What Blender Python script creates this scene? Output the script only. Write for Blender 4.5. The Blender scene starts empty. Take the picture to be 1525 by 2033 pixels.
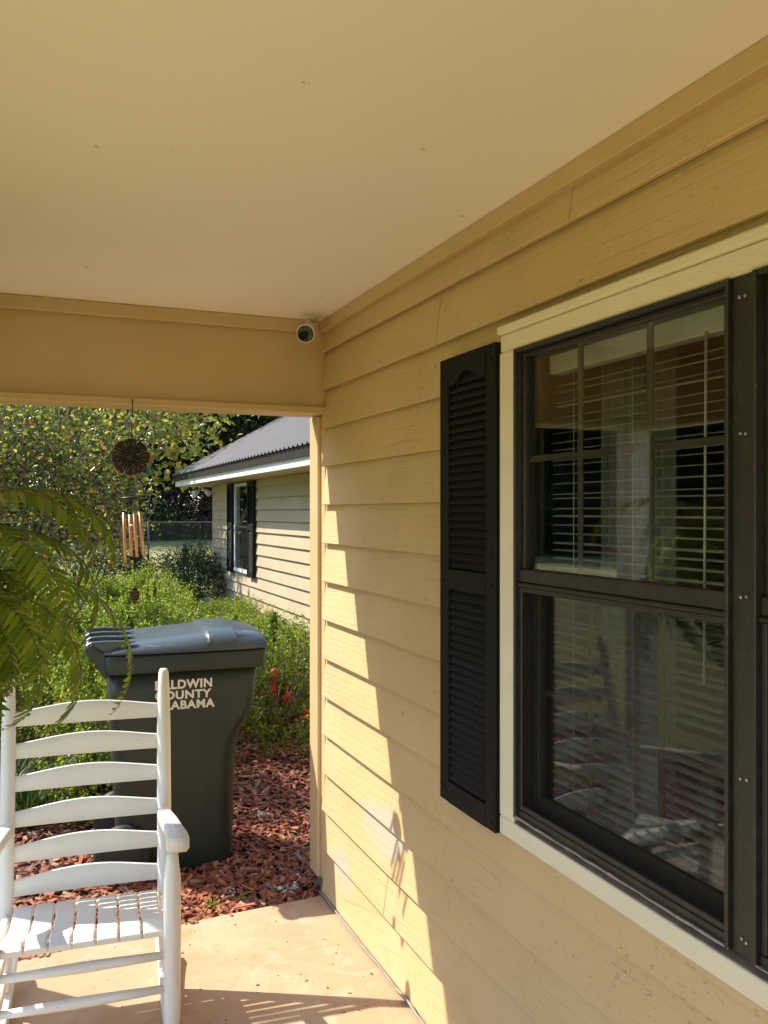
import bpy, math, random
import numpy as np
from mathutils import Vector, Matrix
R = math.radians
random.seed(7); rng = np.random.default_rng(11)
sc = bpy.context.scene
C = sc.collection

# ------------------------------------------------------------------ camera, sky, sun, exposure
cam = bpy.data.cameras.new('camera'); cam.sensor_fit = 'VERTICAL'; cam.sensor_height = 36.0
cam.lens = 1720 / 2033 * 36; cam.clip_start = 0.05; cam.clip_end = 2000
co = bpy.data.objects.new('camera', cam); C.objects.link(co)
co.location = (0, 0, 1.63); co.rotation_euler = (R(90), 0, -math.asin(0.3857)); sc.camera = co

SUN = Vector((-1.0, 0.95, 1.42)).normalized()          # towards the sun
w = bpy.data.worlds.new('World'); sc.world = w; w.use_nodes = True
nt = w.node_tree; nt.nodes.clear()
sky = nt.nodes.new('ShaderNodeTexSky'); sky.sky_type = 'NISHITA'; sky.sun_disc = False
sky.sun_elevation = math.asin(SUN.z); sky.sun_rotation = math.atan2(SUN.x, SUN.y) % (2 * math.pi)
sky.air_density = 1.0; sky.dust_density = 0.6; sky.ozone_density = 1.0
bg = nt.nodes.new('ShaderNodeBackground'); bg.inputs['Strength'].default_value = 0.15
wo = nt.nodes.new('ShaderNodeOutputWorld')
nt.links.new(sky.outputs[0], bg.inputs[0]); nt.links.new(bg.outputs[0], wo.inputs[0])
sl = bpy.data.lights.new('sun', 'SUN'); sl.energy = 3.1; sl.angle = R(0.53); sl.color = (1.0, 0.91, 0.77)
so = bpy.data.objects.new('sun', sl); C.objects.link(so); so.location = (-20, 19, 30)
so.rotation_euler = SUN.to_track_quat('Z', 'Y').to_euler()
sc.view_settings.view_transform = 'Standard'; sc.view_settings.look = 'None'
sc.view_settings.exposure = 1.52; sc.view_settings.gamma = 1.0
sc.render.engine = 'CYCLES'
cy = sc.cycles
cy.use_denoising = True
try: cy.denoiser = 'OPENIMAGEDENOISE'
except Exception: pass
cy.max_bounces = 10; cy.diffuse_bounces = 6; cy.glossy_bounces = 4; cy.transmission_bounces = 4
cy.transparent_max_bounces = 12; cy.caustics_reflective = False; cy.caustics_refractive = False
cy.sample_clamp_indirect = 8

# ------------------------------------------------------------------ helpers
class MB:
    def __init__(s): s.v = []; s.f = []; s.sm = []
    def add(s, vs, fs, smooth=False):
        o = len(s.v); s.v += [tuple(v) for v in vs]; s.f += [tuple(i + o for i in f) for f in fs]
        s.sm += [smooth] * len(fs); return s
    def box(s, x0, x1, y0, y1, z0, z1):
        return s.add([(x0,y0,z0),(x1,y0,z0),(x1,y1,z0),(x0,y1,z0),(x0,y0,z1),(x1,y0,z1),(x1,y1,z1),(x0,y1,z1)],
                     [(0,3,2,1),(4,5,6,7),(0,1,5,4),(1,2,6,5),(2,3,7,6),(3,0,4,7)])
    def bbox(s, x0, x1, y0, y1, z0, z1, b=0.003):      # box with chamfered edges
        import itertools
        vs = []; idx = {}
        X, Y, Z = (x0, x1), (y0, y1), (z0, z1)
        for i, j, k in itertools.product((0, 1), repeat=3):
            sx, sy, sz = (1 - 2*i)*b, (1 - 2*j)*b, (1 - 2*k)*b
            p = (X[i], Y[j], Z[k])
            for a, d in enumerate(((0, sy, sz), (sx, 0, sz), (sx, sy, 0))):
                idx[(i, j, k, a)] = len(vs); vs.append((p[0]+d[0], p[1]+d[1], p[2]+d[2]))
        fs = []
        for ax in range(3):
            o1, o2 = [a for a in range(3) if a != ax]
            for sgn in (0, 1):
                q = []
                for u, v in ((0,0),(1,0),(1,1),(0,1)):
                    t = [0,0,0]; t[ax] = sgn; t[o1] = u; t[o2] = v; q.append(idx[(*t, ax)])
                fs.append(q)
            for u in (0, 1):
                for v in (0, 1):
                    t0 = [0,0,0]; t1 = [0,0,0]; t0[o1] = t1[o1] = u; t0[o2] = t1[o2] = v; t0[ax] = 0; t1[ax] = 1
                    fs.append([idx[(*t0, o1)], idx[(*t1, o1)], idx[(*t1, o2)], idx[(*t0, o2)]])
        for c in itertools.product((0, 1), repeat=3): fs.append([idx[(*c, a)] for a in range(3)])
        return s.add(vs, fs)
    def tube(s, pts, rad, n=8, cap=True, sx=1.0, ref=None):
        pts = [Vector(p) for p in pts]; rad = rad if isinstance(rad, (list, tuple)) else [rad]*len(pts)
        vs = []; fs = []; prev = None
        for i, p in enumerate(pts):
            d = (pts[min(i+1, len(pts)-1)] - pts[max(i-1, 0)]).normalized()
            if prev is None:
                a = Vector(ref) if ref else (Vector((0,0,1)) if abs(d.z) < .9 else Vector((1,0,0)))
            else: a = prev
            a = (a - d * a.dot(d)).normalized(); prev = a; b = d.cross(a)
            for k in range(n):
                t = 2*math.pi*k/n
                vs.append(p + rad[i]*(math.cos(t)*a*sx + math.sin(t)*b))
        for i in range(len(pts)-1):
            for k in range(n):
                fs.append((i*n+k, i*n+(k+1) % n, (i+1)*n+(k+1) % n, (i+1)*n+k))
        if cap: fs.append(tuple(range(n))[::-1]); fs.append(tuple((len(pts)-1)*n+k for k in range(n)))
        return s.add(vs, fs, True)
    def loft(s, rings, cap=True, smooth=True):
        n = len(rings[0]); vs = [p for r in rings for p in r]; fs = []
        for i in range(len(rings)-1):
            for k in range(n): fs.append((i*n+k, i*n+(k+1) % n, (i+1)*n+(k+1) % n, (i+1)*n+k))
        if cap: fs.append(tuple(range(n))[::-1]); fs.append(tuple((len(rings)-1)*n+k for k in range(n)))
        return s.add(vs, fs, smooth)
    def extrude(s, poly, a0, a1, ax):                   # 2-D polygon pushed along an axis
        def P(u, v, a): return {'x': (a,u,v), 'y': (u,a,v), 'z': (u,v,a)}[ax]
        n = len(poly)
        return s.add([P(u,v,a0) for u,v in poly] + [P(u,v,a1) for u,v in poly],
                     [tuple(range(n))[::-1], tuple(range(n, 2*n))] + [(k,(k+1) % n, n+(k+1) % n, n+k) for k in range(n)])
    def mesh(s, name):
        m = bpy.data.meshes.new(name); m.from_pydata([tuple(v) for v in s.v], [], s.f)
        m.polygons.foreach_set('use_smooth', s.sm); m.validate(); m.update()
        import bmesh
        b = bmesh.new(); b.from_mesh(m); bmesh.ops.recalc_face_normals(b, faces=b.faces); b.to_mesh(m); b.free()
        return m
    def build(s, name, mt, parent=None, local=False):
        return link(name, s.mesh(name), mt, parent, local)

def link(name, me, mt, parent=None, local=False):
    if mt is not None and not me.materials: me.materials.append(mt)
    o = bpy.data.objects.new(name, me); C.objects.link(o)
    if parent is not None:
        o.parent = parent
        if not local: o.matrix_parent_inverse = chain(parent).inverted()
    return o
def chain(o):
    m = Matrix.LocRotScale(o.location, o.rotation_euler, o.scale)
    return chain(o.parent) @ o.matrix_parent_inverse @ m if o.parent else m
def tag(o, label=None, cat=None, group=None, kind=None):
    if label: o['label'] = label
    if cat: o['category'] = cat
    if group: o['group'] = group
    if kind: o['kind'] = kind
    return o
def thing(name, label, cat, loc=(0,0,0), rz=0, group=None):
    o = bpy.data.objects.new(name, None); C.objects.link(o); o.empty_display_size = .1
    o.location = loc; o.rotation_euler = (0, 0, rz)
    return tag(o, label, cat, group)
def copy_tree(o, parent=None):
    c = o.copy(); C.objects.link(c); c.parent = parent
    for ch in o.children: copy_tree(ch, c)
    return c
def smooth_bevel(o, wd, seg=2, ang=40):
    m = o.modifiers.new('bevel', 'BEVEL'); m.width = wd; m.segments = seg; m.limit_method = 'ANGLE'; m.angle_limit = R(ang)
    return o

# ------------------------------------------------------------------ materials
class G:
    def __init__(s, name):
        s.m = bpy.data.materials.new(name); s.m.use_nodes = True; s.t = s.m.node_tree; s.t.nodes.clear()
        s.o = s.n('OutputMaterial')
    def n(s, t, **kw):
        x = s.t.nodes.new('ShaderNode' + t)
        for k, v in kw.items():
            if hasattr(x, k): setattr(x, k, v)
            else: x.inputs[k].default_value = v
        return x
    def l(s, a, b): s.t.links.new(a, b)
    def coords(s, scale=(1,1,1), kind='Object'):
        tc = s.n('TexCoord'); mp = s.n('Mapping'); mp.inputs['Scale'].default_value = scale
        s.l(tc.outputs[kind], mp.inputs['Vector']); return mp.outputs[0]
    def noise(s, vec, scale, detail=4, rough=.55, dist=0):
        x = s.n('TexNoise'); x.inputs['Scale'].default_value = scale; x.inputs['Detail'].default_value = detail
        x.inputs['Roughness'].default_value = rough; x.inputs['Distortion'].default_value = dist
        s.l(vec, x.inputs['Vector']); return x.outputs['Fac']
    def ramp(s, fac, stops):
        x = s.n('ValToRGB'); e = x.color_ramp.elements
        while len(e) < len(stops): e.new(.5)
        for i, (p, c) in enumerate(stops):
            e[i].position = p; e[i].color = (*c, 1) if not isinstance(c, (int, float)) else (c, c, c, 1)
        s.l(fac, x.inputs[0]); return x.outputs[0]
    def mix(s, fac, a, b, mode='MIX'):
        x = s.n('Mix'); x.data_type = 'RGBA'; x.blend_type = mode
        for v, i in ((fac, 0), (a, 6), (b, 7)):
            if hasattr(v, 'links'): s.l(v, x.inputs[i])
            else: x.inputs[i].default_value = v if isinstance(v, (int, float)) else (*v, 1)
        return x.outputs[2]
    def math(s, op, a, b=0.0, clamp=False):
        x = s.n('Math'); x.operation = op; x.use_clamp = clamp
        for v, i in ((a, 0), (b, 1)):
            if hasattr(v, 'links'): s.l(v, x.inputs[i])
            else: x.inputs[i].default_value = v
        return x.outputs[0]
    def bump(s, h, dist=.002, strength=1.0):
        x = s.n('Bump'); x.inputs['Distance'].default_value = dist; x.inputs['Strength'].default_value = strength
        s.l(h, x.inputs['Height']); return x.outputs[0]
    def principled(s, col, rough=.5, normal=None, **kw):
        p = s.n('BsdfPrincipled')
        if hasattr(col, 'links'): s.l(col, p.inputs['Base Color'])
        else: p.inputs['Base Color'].default_value = (*col, 1)
        if hasattr(rough, 'links'): s.l(rough, p.inputs['Roughness'])
        else: p.inputs['Roughness'].default_value = rough
        if normal is not None: s.l(normal, p.inputs['Normal'])
        for k, v in kw.items(): p.inputs[k.replace('_', ' ')].default_value = v
        s.l(p.outputs[0], s.o.inputs[0]); return p

def simple(name, c1, c2=None, scale=8, rough=.5, bump=0, bscale=40, stretch=(1,1,1), **kw):
    g = G(name); v = g.coords(stretch); c2 = c2 or tuple(x*.8 for x in c1)
    n = g.noise(v, scale, 5, .6)
    col = g.mix(g.ramp(n, [(.3, 0.0), (.7, 1.0)]), c1, c2)
    nm = g.bump(g.noise(v, bscale, 4, .6), bump) if bump else None
    g.principled(col, rough, nm, **kw); return g.m

def paint_siding(name, base, patches=(), dirt=1.0):
    g = G(name); v = g.coords((1,1,1)); vs = g.coords((1, .35, 3.0))
    big = g.noise(v, 1.3, 4, .6)
    col = g.mix(g.ramp(big, [(.3, 0.0), (.7, 1.0)]), tuple(x*1.04 for x in base), (base[0]*.90, base[1]*.87, base[2]*.80))
    fine = g.noise(g.coords((1, 2, 26)), 6, 5, .7)
    col = g.mix(g.math('MULTIPLY', g.ramp(fine, [(.45, 0.0), (.8, 1.0)]), .12), col, tuple(x*.62 for x in base))
    # mildew specks in patches
    sp = g.ramp(g.noise(g.coords((1, .6, 1.6)), 75, 3, .7), [(.60, 0.0), (.68, 1.0)])
    ar = g.ramp(g.noise(v, 2.6, 4, .65), [(.46, 0.0), (.60, 1.0)])
    col = g.mix(g.math('MULTIPLY', g.math('MULTIPLY', sp, ar), .6*dirt), col, (.12, .09, .045))
    ck = g.n('TexWave'); ck.wave_type = 'RINGS'; ck.rings_direction = 'X'; ck.inputs['Scale'].default_value = 3.2; ck.inputs['Distortion'].default_value = 11; ck.inputs['Detail'].default_value = 4; ck.inputs['Detail Scale'].default_value = .7
    g.l(g.coords((1, .22, 2.2)), ck.inputs['Vector'])
    lines = g.ramp(ck.outputs['Fac'], [(.0, 1.0), (.045, 0.0)])
    ca2 = g.ramp(g.noise(v, 1.7, 4, .6), [(.52, 0.0), (.62, 1.0)])
    crack = g.math('MULTIPLY', lines, ca2)
    col = g.mix(g.math('MULTIPLY', crack, .19*dirt), col, (.16, .11, .055))
    kn = g.ramp(g.noise(g.coords((1, .8, 1.2)), 11, 2, .4), [(.785, 0.0), (.80, .45)])
    col = g.mix(kn, col, (.20, .13, .06))
    for (y, z, ry, rz, pc) in patches:                    # old primer showing where the paint came off
        sx = g.n('SeparateXYZ'); tc = g.n('TexCoord'); g.l(tc.outputs['Object'], sx.inputs[0])
        a = g.math('DIVIDE', g.math('SUBTRACT', sx.outputs[1], y), ry); b = g.math('DIVIDE', g.math('SUBTRACT', sx.outputs[2], z), rz)
        d = g.math('ADD', g.math('MULTIPLY', a, a), g.math('MULTIPLY', b, b))
        d = g.math('ADD', d, g.math('MULTIPLY', g.math('SUBTRACT', g.noise(v, 7, 5, .65), .5), 3.2))
        col = g.mix(g.ramp(d, [(.45, .8), (1.05, 0.0)]), col, pc)
    wv = g.n('TexWave'); wv.wave_type = 'RINGS'; wv.rings_direction = 'X'
    wv.inputs['Scale'].default_value = 5; wv.inputs['Distortion'].default_value = 9; wv.inputs['Detail'].default_value = 3
    wv.inputs['Detail Scale'].default_value = .8
    g.l(g.coords((1, .28, 2.6)), wv.inputs['Vector'])
    h = g.math('ADD', g.math('MULTIPLY', g.ramp(wv.outputs['Fac'], [(.0, 0.0), (.25, 1.0)]), .5), g.math('MULTIPLY', fine, .55))
    h = g.math('ADD', h, g.math('MULTIPLY', g.noise(v, 160, 2), .25))
    g.principled(col, .52, g.bump(g.math('SUBTRACT', h, g.math('MULTIPLY', crack, .8)), .0009, .8)); return g.m

TAN = (.595, .442, .248)
M = {}
P1 = (.47, .40, .335)
M['siding'] = paint_siding('tan_painted_siding', TAN, [(2.88, .50, .19, .10, P1), (3.30, .20, .13, .10, P1)])
M['wing_siding'] = paint_siding('tan_painted_wing_siding', (.50, .42, .29), dirt=.5)
M['trim'] = simple('tan_painted_trim', (.585, .435, .24), (.535, .39, .21), 4, .45, .0006, 60, (1, 1, 1))
M['ceiling'] = None
g = G('cream_painted_ceiling'); v = g.coords()
c = g.mix(g.ramp(g.noise(v, .9, 4, .6), [(.35, 0.0), (.7, 1.0)]), (.93, .895, .88), (.90, .86, .835))
c = g.mix(g.ramp(g.noise(v, 22, 2, .5), [(.765, 0.0), (.785, .5)]), c, (.45, .30, .15))
g.principled(c, .55, g.bump(g.math('ADD', g.noise(v, 14, 5, .6), g.math('MULTIPLY', g.noise(g.coords((1, 8, 1)), 22, 3), .3)), .0012, .5)); M['ceiling'] = g.m
M['white_trim'] = simple('chalky_white_casing_paint', (.76, .715, .60), (.70, .65, .53), 5, .55, .0014, 70, (1, .6, 2))
M['pink_trim'] = simple('old_pinkish_paint', (.56, .46, .40), (.5, .41, .35), 6, .6, .0006, 60)
g = G('white_gloss_paint'); v = g.coords()
c = g.mix(g.ramp(g.noise(v, 5, 5, .65), [(.35, 0.0), (.75, 1.0)]), (.80, .79, .77), (.73, .72, .69))
c = g.mix(g.ramp(g.noise(v, 34, 4, .7), [(.66, 0.0), (.76, .5)]), c, (.52, .48, .42))
c = g.mix(g.ramp(g.noise(v, 90, 2, .5), [(.74, 0.0), (.76, .7)]), c, (.33, .27, .20))
g.principled(c, g.ramp(g.noise(v, 12, 3), [(.3, .34), (.7, .5)]), g.bump(g.math('ADD', g.noise(v, 60, 4, .6), g.math('MULTIPLY', g.noise(v, 260, 2), .4)), .0007)); M['white'] = g.m
M['fascia'] = simple('white_fascia_paint', (.82, .82, .84), (.76, .77, .80), 3, .4, .0005, 20)
M['shutter'] = simple('black_shutter_vinyl', (.0045, .0045, .005), (.0065, .0065, .0065), 5, .65, .0004, 120, Specular_IOR_Level=.22)
g = G('weathered_bronze_frame'); v = g.coords((1, 1, 1))
c = g.mix(g.ramp(g.noise(v, 30, 5, .7), [(.52, 0.0), (.72, 1.0)]), (.020, .0175, .0145), (.042, .037, .030))
c = g.mix(g.ramp(g.noise(g.coords((1, 1.5, .8)), 70, 4, .7), [(.68, 0.0), (.72, .7)]), c, (.14, .125, .105))
g.principled(c, .5, g.bump(g.noise(v, 90, 3), .0005)); M['bronze'] = g.m
M['muntin'] = simple('brown_muntin_paint', (.075, .062, .048), (.06, .05, .04), 8, .5)
M['sill_grey'] = simple('grey_brown_sill', (.22, .18, .14), (.13, .10, .075), 25, .7, .001, 60)
M['caulk'] = simple('old_caulk', (.40, .38, .34), (.18, .16, .14), 40, .7, .002, 60)
M['cord_blind'] = simple('blind_slat_white', (.52, .52, .485), (.47, .47, .44), 4, .45)
M['curtain'] = simple('grey_curtain_cloth', (.30, .30, .27), (.24, .24, .21), 30, .9, .0006, 300)
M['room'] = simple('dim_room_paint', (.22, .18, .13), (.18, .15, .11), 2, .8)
M['metal_bits'] = simple('steel_screw', (.45, .43, .38), (.25, .22, .18), 60, .4, Metallic=.8)
g = G('window_glass')
lw = g.n('LayerWeight'); lw.inputs['Blend'].default_value = .5
f = g.math('ADD', g.math('MULTIPLY', g.math('POWER', lw.outputs['Facing'], 4.0), .9), .05, True)
tr = g.n('BsdfTransparent'); tr.inputs[0].default_value = (.88, .91, .89, 1)
gl = g.n('BsdfGlossy'); gl.inputs['Roughness'].default_value = .012; gl.inputs[0].default_value = (1, 1, 1, 1)
ms = g.n('MixShader'); g.l(f, ms.inputs[0]); g.l(tr.outputs[0], ms.inputs[1]); g.l(gl.outputs[0], ms.inputs[2]); g.l(ms.outputs[0], g.o.inputs[0])
M['glass'] = g.m
g = G('insect_screen_mesh')
tr = g.n('BsdfTransparent'); df = g.n('BsdfDiffuse'); df.inputs[0].default_value = (.02, .02, .02, 1)
ms = g.n('MixShader'); ms.inputs[0].default_value = .40; g.l(tr.outputs[0], ms.inputs[1]); g.l(df.outputs[0], ms.inputs[2]); g.l(ms.outputs[0], g.o.inputs[0])
M['screen'] = g.m
g = G('tan_sealed_concrete'); v = g.coords()
c = g.mix(g.ramp(g.noise(v, 2.2, 6, .65, .6), [(.32, 0.0), (.68, 1.0)]), (.50, .345, .22), (.42, .265, .15))
c = g.mix(g.ramp(g.noise(v, 5.5, 5, .7, 1.0), [(.52, 0.0), (.72, .8)]), c, (.53, .42, .31))
c = g.mix(g.ramp(g.noise(v, 4.2, 4, .6), [(.60, 0.0), (.72, .7)]), c, (.44, .22, .085))
c = g.mix(g.ramp(g.noise(v, 48, 2, .5), [(.715, 0.0), (.735, .75)]), c, (.20, .14, .09))
g.principled(c, .6, g.bump(g.math('ADD', g.noise(v, 25, 6, .7), g.math('MULTIPLY', g.noise(v, 180, 2), .3)), .0018, .7)); M['concrete'] = g.m
M['mulch_base'] = simple('dark_mulch_soil', (.075, .028, .016), (.030, .014, .009), 30, .95, .012, 45)
def island_mat(name, stops, rough=.8, bump=0):
    g = G(name); ge = g.n('NewGeometry')
    c = g.ramp(ge.outputs['Random Per Island'], stops); v = g.coords((1, 1, 1))
    c = g.mix(g.math('MULTIPLY', g.ramp(g.noise(v, 60, 3, .6), [(.4, 0.0), (.7, 1.0)]), .35), c, (.05, .02, .012))
    g.principled(c, rough, g.bump(g.noise(v, 140, 3), .0015) if bump else None); return g.m
def object_mat(name, stops, rough=.8):
    g = G(name); oi = g.n('ObjectInfo'); v = g.coords()
    c = g.ramp(oi.outputs['Random'], stops)
    c = g.mix(g.math('MULTIPLY', g.ramp(g.noise(v, 60, 3, .6), [(.4, 0.0), (.7, 1.0)]), .35), c, (.05, .02, .012))
    g.principled(c, rough, g.bump(g.noise(v, 140, 3), .0015)); return g.m
CH = [(0, (.12, .035, .018)), (.3, (.27, .075, .034)), (.6, (.37, .115, .055)), (.80, (.46, .19, .10)), (.92, (.40, .25, .16)), (1, (.22, .17, .13))]
M['chips'] = island_mat('red_mulch_chips', CH, .85, 1); M['chip'] = object_mat('red_mulch_chip', CH, .85)
g = G('lawn_grass'); v = g.coords()
c = g.mix(g.ramp(g.noise(v, .35, 5, .6), [(.3, 0.0), (.7, 1.0)]), (.25, .26, .07), (.33, .30, .11))
c = g.mix(g.ramp(g.noise(v, 14, 5, .7), [(.45, 0.0), (.75, .6)]), c, (.10, .13, .035))
g.principled(c, .9); M['lawn'] = g.m
def leaf_mat(name, stops, tint=(1.25, 1.3, .6), tf=.45, rough=.45):
    g = G(name); ge = g.n('NewGeometry'); c = g.ramp(ge.outputs['Random Per Island'], stops)
    p = g.n('BsdfPrincipled'); g.l(c, p.inputs['Base Color']); p.inputs['Roughness'].default_value = rough
    p.inputs['Specular IOR Level'].default_value = .45
    t = g.n('BsdfTranslucent'); c2 = g.mix(1.0, c, tint, 'MULTIPLY'); g.l(c2, t.inputs[0])
    ms = g.n('MixShader'); ms.inputs[0].default_value = tf
    g.l(p.outputs[0], ms.inputs[1]); g.l(t.outputs[0], ms.inputs[2]); g.l(ms.outputs[0], g.o.inputs[0]); return g.m
M['azalea'] = leaf_mat('azalea_leaves', [(0, (.09, .13, .02)), (.45, (.18, .245, .035)), (.85, (.31, .37, .06)), (1, (.42, .42, .10))], tf=.58, rough=.35)
M['darkleaf'] = leaf_mat('dark_hedge_leaves', [(0, (.018, .04, .010)), (.6, (.035, .07, .016)), (1, (.07, .11, .03))], tf=.25)
M['myrtle'] = leaf_mat('crape_myrtle_leaves', [(0, (.055, .085, .03)), (.45, (.12, .155, .05)), (.75, (.27, .29, .085)), (.93, (.44, .38, .11)), (.98, (.46, .20, .05)), (1, (.50, .09, .05))], tf=.52, rough=.33)  # brightest leaf tones raised so the colour itself carries the crown's highlights
M['yellowleaf'] = leaf_mat('yellowing_leaves', [(0, (.10, .12, .035)), (.5, (.22, .23, .06)), (.9, (.40, .35, .09)), (1, (.36, .19, .05))], tf=.5)
M['woodsleaf'] = leaf_mat('woods_leaves', [(0, (.02, .035, .012)), (.5, (.045, .07, .018)), (.85, (.09, .11, .03)), (1, (.17, .13, .045))], tf=.4)
M['lawnleaf'] = leaf_mat('lawn_tree_leaves', [(0, (.05, .075, .02)), (.5, (.11, .15, .035)), (.85, (.20, .23, .05)), (1, (.30, .27, .08))], tf=.5)
M['pine'] = leaf_mat('pine_needles', [(0, (.025, .045, .016)), (.6, (.05, .075, .025)), (1, (.10, .11, .04))], tf=.3)
M['maroon'] = leaf_mat('maroon_brush', [(0, (.035, .02, .015)), (.6, (.07, .04, .025)), (1, (.11, .08, .04))], tint=(1.2, 1, .8), tf=.25)
M['fernleaf'] = leaf_mat('fern_leaflets', [(0, (.11, .17, .025)), (.5, (.17, .25, .035)), (.9, (.25, .32, .05)), (1, (.34, .32, .08))], tf=.6, rough=.5)
M['strap'] = leaf_mat('strap_leaves', [(0, (.02, .05, .012)), (.6, (.04, .085, .02)), (1, (.12, .14, .05))], tf=.25)
M['flower'] = leaf_mat('coral_red_petals', [(0, (.55, .03, .03)), (.6, (.70, .06, .05)), (1, (.75, .16, .08))], tint=(1.1, .9, .9))
M['petal_white'] = simple('fallen_white_petals', (.75, .73, .70), (.65, .6, .55), 20, .7)
M['bark'] = simple('smooth_grey_brown_bark', (.20, .135, .085), (.12, .08, .05), 14, .8, .004, 30, (1, 1, .3))
M['bark_dark'] = simple('dark_tree_bark', (.075, .058, .042), (.035, .027, .02), 6, .9, .02, 12, (1, 1, .25))
M['stem'] = simple('brown_frond_stem', (.10, .055, .02), (.06, .05, .015), 20, .6)
g = G('dark_green_cart_plastic'); v = g.coords()
c = g.mix(g.ramp(g.noise(v, 3, 5, .6), [(.35, 0.0), (.7, 1.0)]), (.009, .020, .015), (.014, .026, .020))
c = g.mix(g.ramp(g.noise(g.coords((3, 3, .4)), 9, 5, .7), [(.56, 0.0), (.8, .28)]), c, (.06, .066, .058))
r = g.ramp(g.noise(v, 5, 4, .6), [(.3, .36), (.7, .56)])
g.principled(c, r, g.bump(g.noise(v, 220, 2), .0003)); M['cart'] = g.m
g = G('scuffed_lid_plastic'); v = g.coords()
c = g.mix(g.ramp(g.noise(v, 4, 5, .6), [(.35, 0.0), (.7, 1.0)]), (.045, .062, .066), (.06, .08, .085))
c = g.mix(g.ramp(g.noise(g.coords((1.2, 6, 1)), 5, 6, .7, 1.2), [(.60, 0.0), (.68, .45)]), c, (.30, .33, .33))
g.principled(c, .34, g.bump(g.noise(v, 60, 3), .0006)); M['lid'] = g.m
M['lettering'] = simple('worn_white_lettering', (.72, .72, .66), (.60, .60, .54), 30, .6)
M['rubber'] = simple('black_rubber', (.012, .012, .012), (.02, .02, .02), 30, .6)
M['roof_metal'] = simple('charcoal_ribbed_roof_metal', (.13, .118, .108), (.11, .10, .093), 2, .7)
M['roof_dark'] = simple('dark_roof_edge', (.025, .022, .02), (.018, .016, .015), 6, .5)
M['shingle'] = simple('dull_roof', (.06, .055, .05), (.04, .038, .035), 6, .9)
M['soffit'] = simple('tan_soffit', (.55, .43, .27), (.50, .39, .24), 3, .6)
M['copper'] = simple('brushed_copper_tube', (.62, .36, .20), (.55, .30, .16), 20, .42, stretch=(1, 1, .1), Metallic=.55)
M['dark_metal'] = simple('dark_bronze_ornament', (.014, .008, .005), (.009, .006, .004), 20, .5, Metallic=.2)
M['gold'] = simple('amber_petal_edge', (.50, .25, .035), (.36, .17, .03), 20, .5)
M['twine'] = simple('dark_cord', (.05, .045, .035), rough=.8)
M['camwhite'] = simple('white_camera_plastic', (.72, .68, .60), (.68, .64, .56), 5, .4)
M['lens'] = simple('black_lens_glass', (.006, .007, .008), (.008, .009, .010), 5, .05)
M['wire'] = simple('galvanised_wire', (.10, .10, .10), (.07, .07, .07), 5, .5, Metallic=.5)
M['cable'] = simple('grey_cable', (.30, .27, .25), (.22, .19, .17), 30, .5)
M['pot'] = simple('dark_green_pot', (.02, .03, .02), (.03, .035, .025), 10, .5)

# ------------------------------------------------------------------ ground, slab, mulch
def sheet(name, x0, x1, y0, y1, z, mt, parent=None):
    return MB().add([(x0,y0,z),(x1,y0,z),(x1,y1,z),(x0,y1,z)], [(0,1,2,3)]).build(name, mt, parent)
tag(sheet('ground', -400, 400, -400, 400, -.12, M['lawn']), kind='structure')
slab = MB().extrude([(-.75, -4.5), (1.3, -4.5), (1.3, 3.535), (1.12, 3.50), (.75, 3.487), (.02, 3.42), (-.75, 3.35)], -.30, 0, 'z').build('porch_slab', M['concrete'])
smooth_bevel(slab, .006, 2); tag(slab, kind='structure')
bed = MB(); NX, NY = 60, 80
X0, X1, Y0, Y1 = -1.7, 3.2, 3.30, 12.6
gv = []
for j in range(NY+1):
    for i in range(NX+1):
        x = X0 + (X1-X0)*i/NX; y = Y0 + (Y1-Y0)*(j/NY)**1.6
        gv.append((x, y, -.055 + .018*math.sin(3.1*x+1.3*y)*math.sin(2.2*y-x) + .008*random.random()))
bed.add(gv, [(j*(NX+1)+i, j*(NX+1)+i+1, (j+1)*(NX+1)+i+1, (j+1)*(NX+1)+i) for j in range(NY) for i in range(NX)], True)
bed = bed.build('mulch_bed', M['mulch_base']); tag(bed, kind='structure')
def bed_z(x, y): return -.055 + .018*math.sin(3.1*x+1.3*y)*math.sin(2.2*y-x) + .004
def chip_verts(l, wd, h, rnd):
    a = rnd.uniform(.5, .95); b = rnd.uniform(-.25, .25)*wd
    return [(-l/2, -wd/2*a, 0), (l/2, -wd/2+b, 0), (l/2*a, wd/2, h*.4), (-l/2, wd/2*a+b, 0),
            (-l/2*.9, -wd/2*a, h), (l/2*a, -wd/2+b, h*.7), (l/2*.85, wd/2*.9, h), (-l/2*.95, wd/2*a, h*.8)]
CF = [(0,3,2,1),(4,5,6,7),(0,1,5,4),(1,2,6,5),(2,3,7,6),(3,0,4,7)]
chip_me = []
for k in range(10):
    mb = MB(); mb.add(chip_verts(random.uniform(.045, .105), random.uniform(.012, .030), random.uniform(.004, .009), random), CF)
    m = mb.mesh('wood_chip'); m.materials.append(M['chip']); chip_me.append(m)
def in_slab(x, y): return x > -.8 and y < 3.36 + (x+.75)/2.05*.185 - .01
spots = []
for k in range(27000):
    y = 3.30 + random.random()**1.7*3.7; x = random.uniform(-1.7, 2.2)
    if in_slab(x, y): continue
    spots.append((x, y))
near = sorted(spots, key=lambda p: p[0]**2 + p[1]**2 if .25 < p[0] < 1.25 or -.25 < p[0] <= .25 else 99)[:270]
nset = set(near)
for (x, y) in near:
    o = link('wood_chip', random.choice(chip_me), None, bed)
    o.location = (x, y, bed_z(x, y) + random.uniform(.004, .022))
    o.rotation_euler = (random.gauss(0, .28), random.gauss(0, .28), random.uniform(0, 6.3)); s = random.uniform(.7, 1.25); o.scale = (s, s, s)
mb = MB(); vs = []; fs = []
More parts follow.
